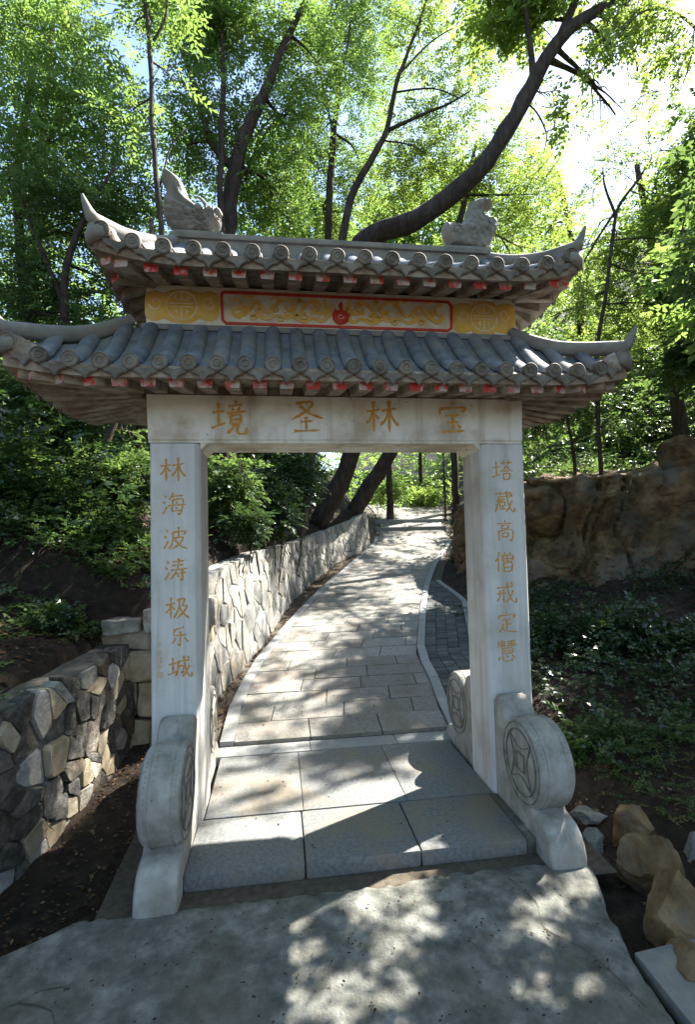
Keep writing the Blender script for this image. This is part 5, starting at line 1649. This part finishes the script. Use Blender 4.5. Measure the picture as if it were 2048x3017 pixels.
for nm, lab, px, py, Y, r, n, kd, m_, sz in (
    ('shrub', 'low dark broad leaved shrub above the wall just inside the left pillar', 545, 1190, 3.3, (.35, .35, .32), 230, 'broad', 'leafC', .62),
    ('shrub', 'tall pale leaved shrub on the slope seen through the gate beside the left pillar', 520, 1110, 3.8, (.5, .5, .55), 420, 'broad', 'leafD', .6),
    ('shrub', 'dark shrub above the middle of the retaining wall', 620, 1160, 4.6, (.5, .5, .45), 420, 'broad', 'leafC', .6),
    ('shrub', 'dark shrub at the foot of the leaning trunk above the wall', 660, 1100, 6.0, (.8, .8, .7), 520, 'broad', 'leafC', .7),
    ('shrub', 'bushy green shrub under the lower left roof corner at the picture edge', 40, 1080, 2.6, (.5, .5, .45), 520, 'small', 'leafD', .95),
    ('shrub', 'leafy green shrub left of the left pillar below the eaves', 250, 1090, 3.0, (.6, .5, .45), 620, 'small', 'leafD', .95),
    ('shrub', 'pale green shrub halfway up the left slope among bare twigs', 130, 1160, 2.2, (.45, .4, .28), 420, 'small', 'leafC', .95),
    ('shrub', 'low plant with pale leaves on the sunlit soil of the left slope', 190, 1290, 1.9, (.28, .25, .14), 120, 'broad', 'leafD', .5),
    ('shrub', 'small green plant growing on top of the sandstone blocks', 255, 1425, 1.5, (.14, .12, .09), 60, 'broad', 'leafD', .42),
    ('shrub', 'low dark plant on the shaded soil above the dark rubble wall', 110, 1400, 1.1, (.25, .22, .12), 110, 'broad', 'leafC', .45),
    ('shrub', 'low pale plant on the left slope near the picture edge', 40, 1330, 1.6, (.25, .25, .14), 100, 'broad', 'leafC', .5),
    ('shrub', 'wide glossy leaved shrub in front of the rock at the right', 1400, 1430, 1.9, (.6, .5, .34), 420, 'broad', 'leafC', .62),
    ('shrub', 'glossy dark shrub below the rock at the right picture edge', 1520, 1480, 1.7, (.5, .4, .35), 320, 'broad', 'leafC', .62),
    ('shrub', 'small glossy shrub between the right pillar and the rock', 1270, 1440, 2.4, (.4, .4, .35), 220, 'broad', 'leafC', .6),
    ('shrub', 'grassy green plant growing right behind the right drum stone', 1300, 1690, .45, (.14, .14, .20), 110, 'broad', 'leafD', .42),
    ('shrub', 'low green plant beside the flat grey stone at the right', 1395, 1745, .45, (.2, .15, .08), 80, 'small', 'leafD', .6),
    ('shrub', 'small grassy plant at the right picture edge above the boulders', 1545, 1740, .3, (.14, .14, .1), 50, 'small', 'leafD', .6),
    ('shrub', 'sunny bush at the crest of the path', 960, 1120, 15.0, (1.1, .8, .6), 380, 'coarse', 'leafB', .6),
    ('shrub', 'sunny bush behind the thin dark pole beyond the crest', 1020, 1090, 14.2, (.8, .8, .7), 300, 'coarse', 'leafB', .6),
    ('shrub', 'green bush left of the crest of the path behind the leaning trunk', 890, 1110, 13.0, (.8, .8, .6), 280, 'coarse', 'leafA', .6)):
    shrub(nm, lab, on_slope(px, py, Y), r, n, kd, m_, sz)

def cover(name, label, region, n, kind, m, size, lift=.1, hmax=.5, cat='undergrowth'):
    """Uncountable undergrowth over a plan region given as a test on (x, y)."""
    pts = []
    x0, x1, y0, y1, test = region
    while len(pts) < n:
        x, y = rng.uniform(x0, x1), rng.uniform(y0, y1)
        if test(x, y) and fbm(x, y, .8, 5.0) + rng.uniform(-.4, .4) > -.12:
            pts.append((x, y, ground_h(x, y) + lift + hmax * rng.uniform(0, 1) ** 1.5))
    p = np.array(pts)
    d = rng.normal(0, 1, (n, 3))
    d[:, 2] = np.abs(d[:, 2]) * .6
    return tag(leaves(name, p, d, kind, M[m], None, size, .3, .5), label, cat, kind='stuff')
cover('undergrowth', 'dense green undergrowth covering the left hillside', (-9, .8, 1.6, 13, lambda x, y: xw(min(y, 10.2)) - 6.5 < x < xw(min(y, 10.2)) - (.8 if y < 4 else .45)), 8000, 'broad', 'leafC', .8, .05, .95)
cover('hillside_thicket', 'dense thicket covering the upper left hillside behind the gate', (-16, 2, 8, 22, lambda x, y: x < xl(y) - 1.5), 3600, 'coarse', 'leafD', .75, .1, 2.4)
cover('ivy_bank', 'mass of small leaves hanging over the top of the rock at the right', (3.6, 13, 3.0, 11, lambda x, y: x > xr(y) + .9 and (y > 5.1 or x > 7.3)), 7000, 'small', 'leafC', 1.0, .0, .6)
cover('rock_top_plants', 'dense small leaved plants along the top edge of the rock at the right', (3.6, 10, 4.4, 7.0, lambda x, y: ground_h(x, y) > 2.0), 3600, 'small', 'leafD', 1.0, -.05, .55)
cover('bank_thicket', 'thicket of small sunlit leaves on the bank above the rock', (4.5, 14, 6.8, 15, lambda x, y: x > xr(y) + 1.0), 3600, 'coarse', 'leafD', .62, .2, 1.6)
cover('far_wood', 'far wooded slope beyond the top of the path', (-14, 18, 17, 30, lambda x, y: True), 4200, 'coarse', 'leafA', 1.3, .2, 5.5)
cover('bank_plants', 'scattered low dark plants on the shaded right bank', (1.7, 7, .0, 4.4, lambda x, y: x > 1.65 + .12 * y), 3200, 'broad', 'leafC', .45, .0, .30)
cover('slope_plants', 'scattered low plants on the soil above the left walls', (-4.5, -1.3, -.8, 3.2, lambda x, y: x < xw(y) - .28), 3600, 'broad', 'leafD', .42, .0, .20)

cover('verge_plants', 'scattered weeds and low plants around the boulders at the lower right', (1.45, 3.4, -1.6, .6, lambda x, y: x > 1.75 - .15 * y), 520, 'small', 'leafD', .55, .0, .10)

def litter(name, label, region, n, size):
    x0, x1, y0, y1, test = region
    V, T = [], []
    while len(V) < n * 4:
        x, y = rng.uniform(x0, x1), rng.uniform(y0, y1)
        if not test(x, y):
            continue
        on = xl(y) - .36 < x < xr(y) + bw(y) + .2 and y > 1.09
        z = (zp(y) - .02 if on else ground_h(x, y)) + rng.uniform(.004, .016)
        a = rng.uniform(0, 6.28)
        L_, w_ = size * rng.uniform(.6, 1.3), size * rng.uniform(.25, .5)
        d = np.array([math.cos(a), math.sin(a), rng.uniform(-.3, .4)])
        s = np.array([-math.sin(a), math.cos(a), rng.uniform(-.5, .5)])
        b = np.array([x, y, z])
        V += [b, b + d * L_ * .5 + s * w_, b + d * L_, b + d * L_ * .5 - s * w_]
        T += [rng.uniform(0, 1)] * 4
    me = bpy.data.meshes.new(name)
    me.from_pydata([tuple(v) for v in V], [], [(4 * i, 4 * i + 1, 4 * i + 2, 4 * i + 3) for i in range(n)])
    at = me.attributes.new('tint', 'FLOAT', 'POINT')
    at.data.foreach_set('value', np.array(T, np.float32))
    tag(link(name, me, M['litter']), label, 'leaf litter', kind='stuff')
litter('leaf_litter', 'brown fallen leaves on the soil of the left slope', (-5, -1.2, -.8, 4.5, lambda x, y: x < xw(y) - .3), 7500, .042)
litter('leaf_litter', 'dry leaves between the retaining wall and the left kerb', (-1.3, 2, 1.3, 9, lambda x, y: xw(y) + .0 < x < xl(y) + .02), 900, .045)
litter('leaf_litter', 'fallen leaves on the ground between the rubble wall and the gate', (-2.0, -1.25, -1, 1.3, lambda x, y: x > xw(y) + .02), 900, .026)
litter('leaf_litter', 'fallen leaves on the shaded bank right of the gate', (1.3, 6, -2, 4.2, lambda x, y: x > 1.3 + max(0, y) * .12), 5500, .034)

def debris(name, label, n, region, size):
    x0, x1, y0, y1 = region
    V, T = [], []
    for _ in range(n):
        x, y = rng.uniform(x0, x1), rng.uniform(y0, y1)
        z = (apz(y) + .012) if y < -.7 else (.004 if y < 1.08 else float(zp(y)) + .006)
        a, L_ = rng.uniform(0, 6.28), size * rng.uniform(.4, 1.4)
        d, s_ = np.array([math.cos(a), math.sin(a), .1]), np.array([-math.sin(a), math.cos(a), rng.uniform(-.2, .3)])
        b = np.array([x, y, z])
        V += [b, b + d * L_ * .5 + s_ * L_ * .3, b + d * L_, b + d * L_ * .5 - s_ * L_ * .25]
        T += [rng.uniform(0, .7)] * 4
    me = bpy.data.meshes.new(name)
    me.from_pydata([tuple(v) for v in V], [], [(4 * i, 4 * i + 1, 4 * i + 2, 4 * i + 3) for i in range(n)])
    me.attributes.new('tint', 'FLOAT', 'POINT').data.foreach_set('value', np.array(T, np.float32))
    tag(link(name, me, M['litter']), label, 'leaf litter', kind='stuff')
debris('leaf_specks', 'tiny dry leaf bits scattered over the concrete apron', 420, (-1.3, .98, -2.2, -.72), .016)
debris('leaf_specks', 'tiny dry leaf bits on the step slabs', 60, (-.9, .88, -.5, .85), .016)
debris('leaf_specks', 'tiny dry leaf bits on the paved path', 260, (-.6, 1.0, 1.15, 4.2), .022)

# thin pole beyond the crest
pole = empty('pole', A(1011, 1146, 12.6))
tag(pole, 'thin dark pole standing at the edge of the path near the crest', 'pole')
b = Vector(A(1011, 1150, 12.6)); b.z = float(zp(12.6)) - .1
MB().tube([b, b + Vector((0, 0, 3.4))], [.035, .03], 8).build('post', M['metal'], pole, True)
MB().tube([b + Vector((0, 0, .0)), b + Vector((0, 0, .16))], [.07, .055], 10).build('base', M['metal'], pole, True)
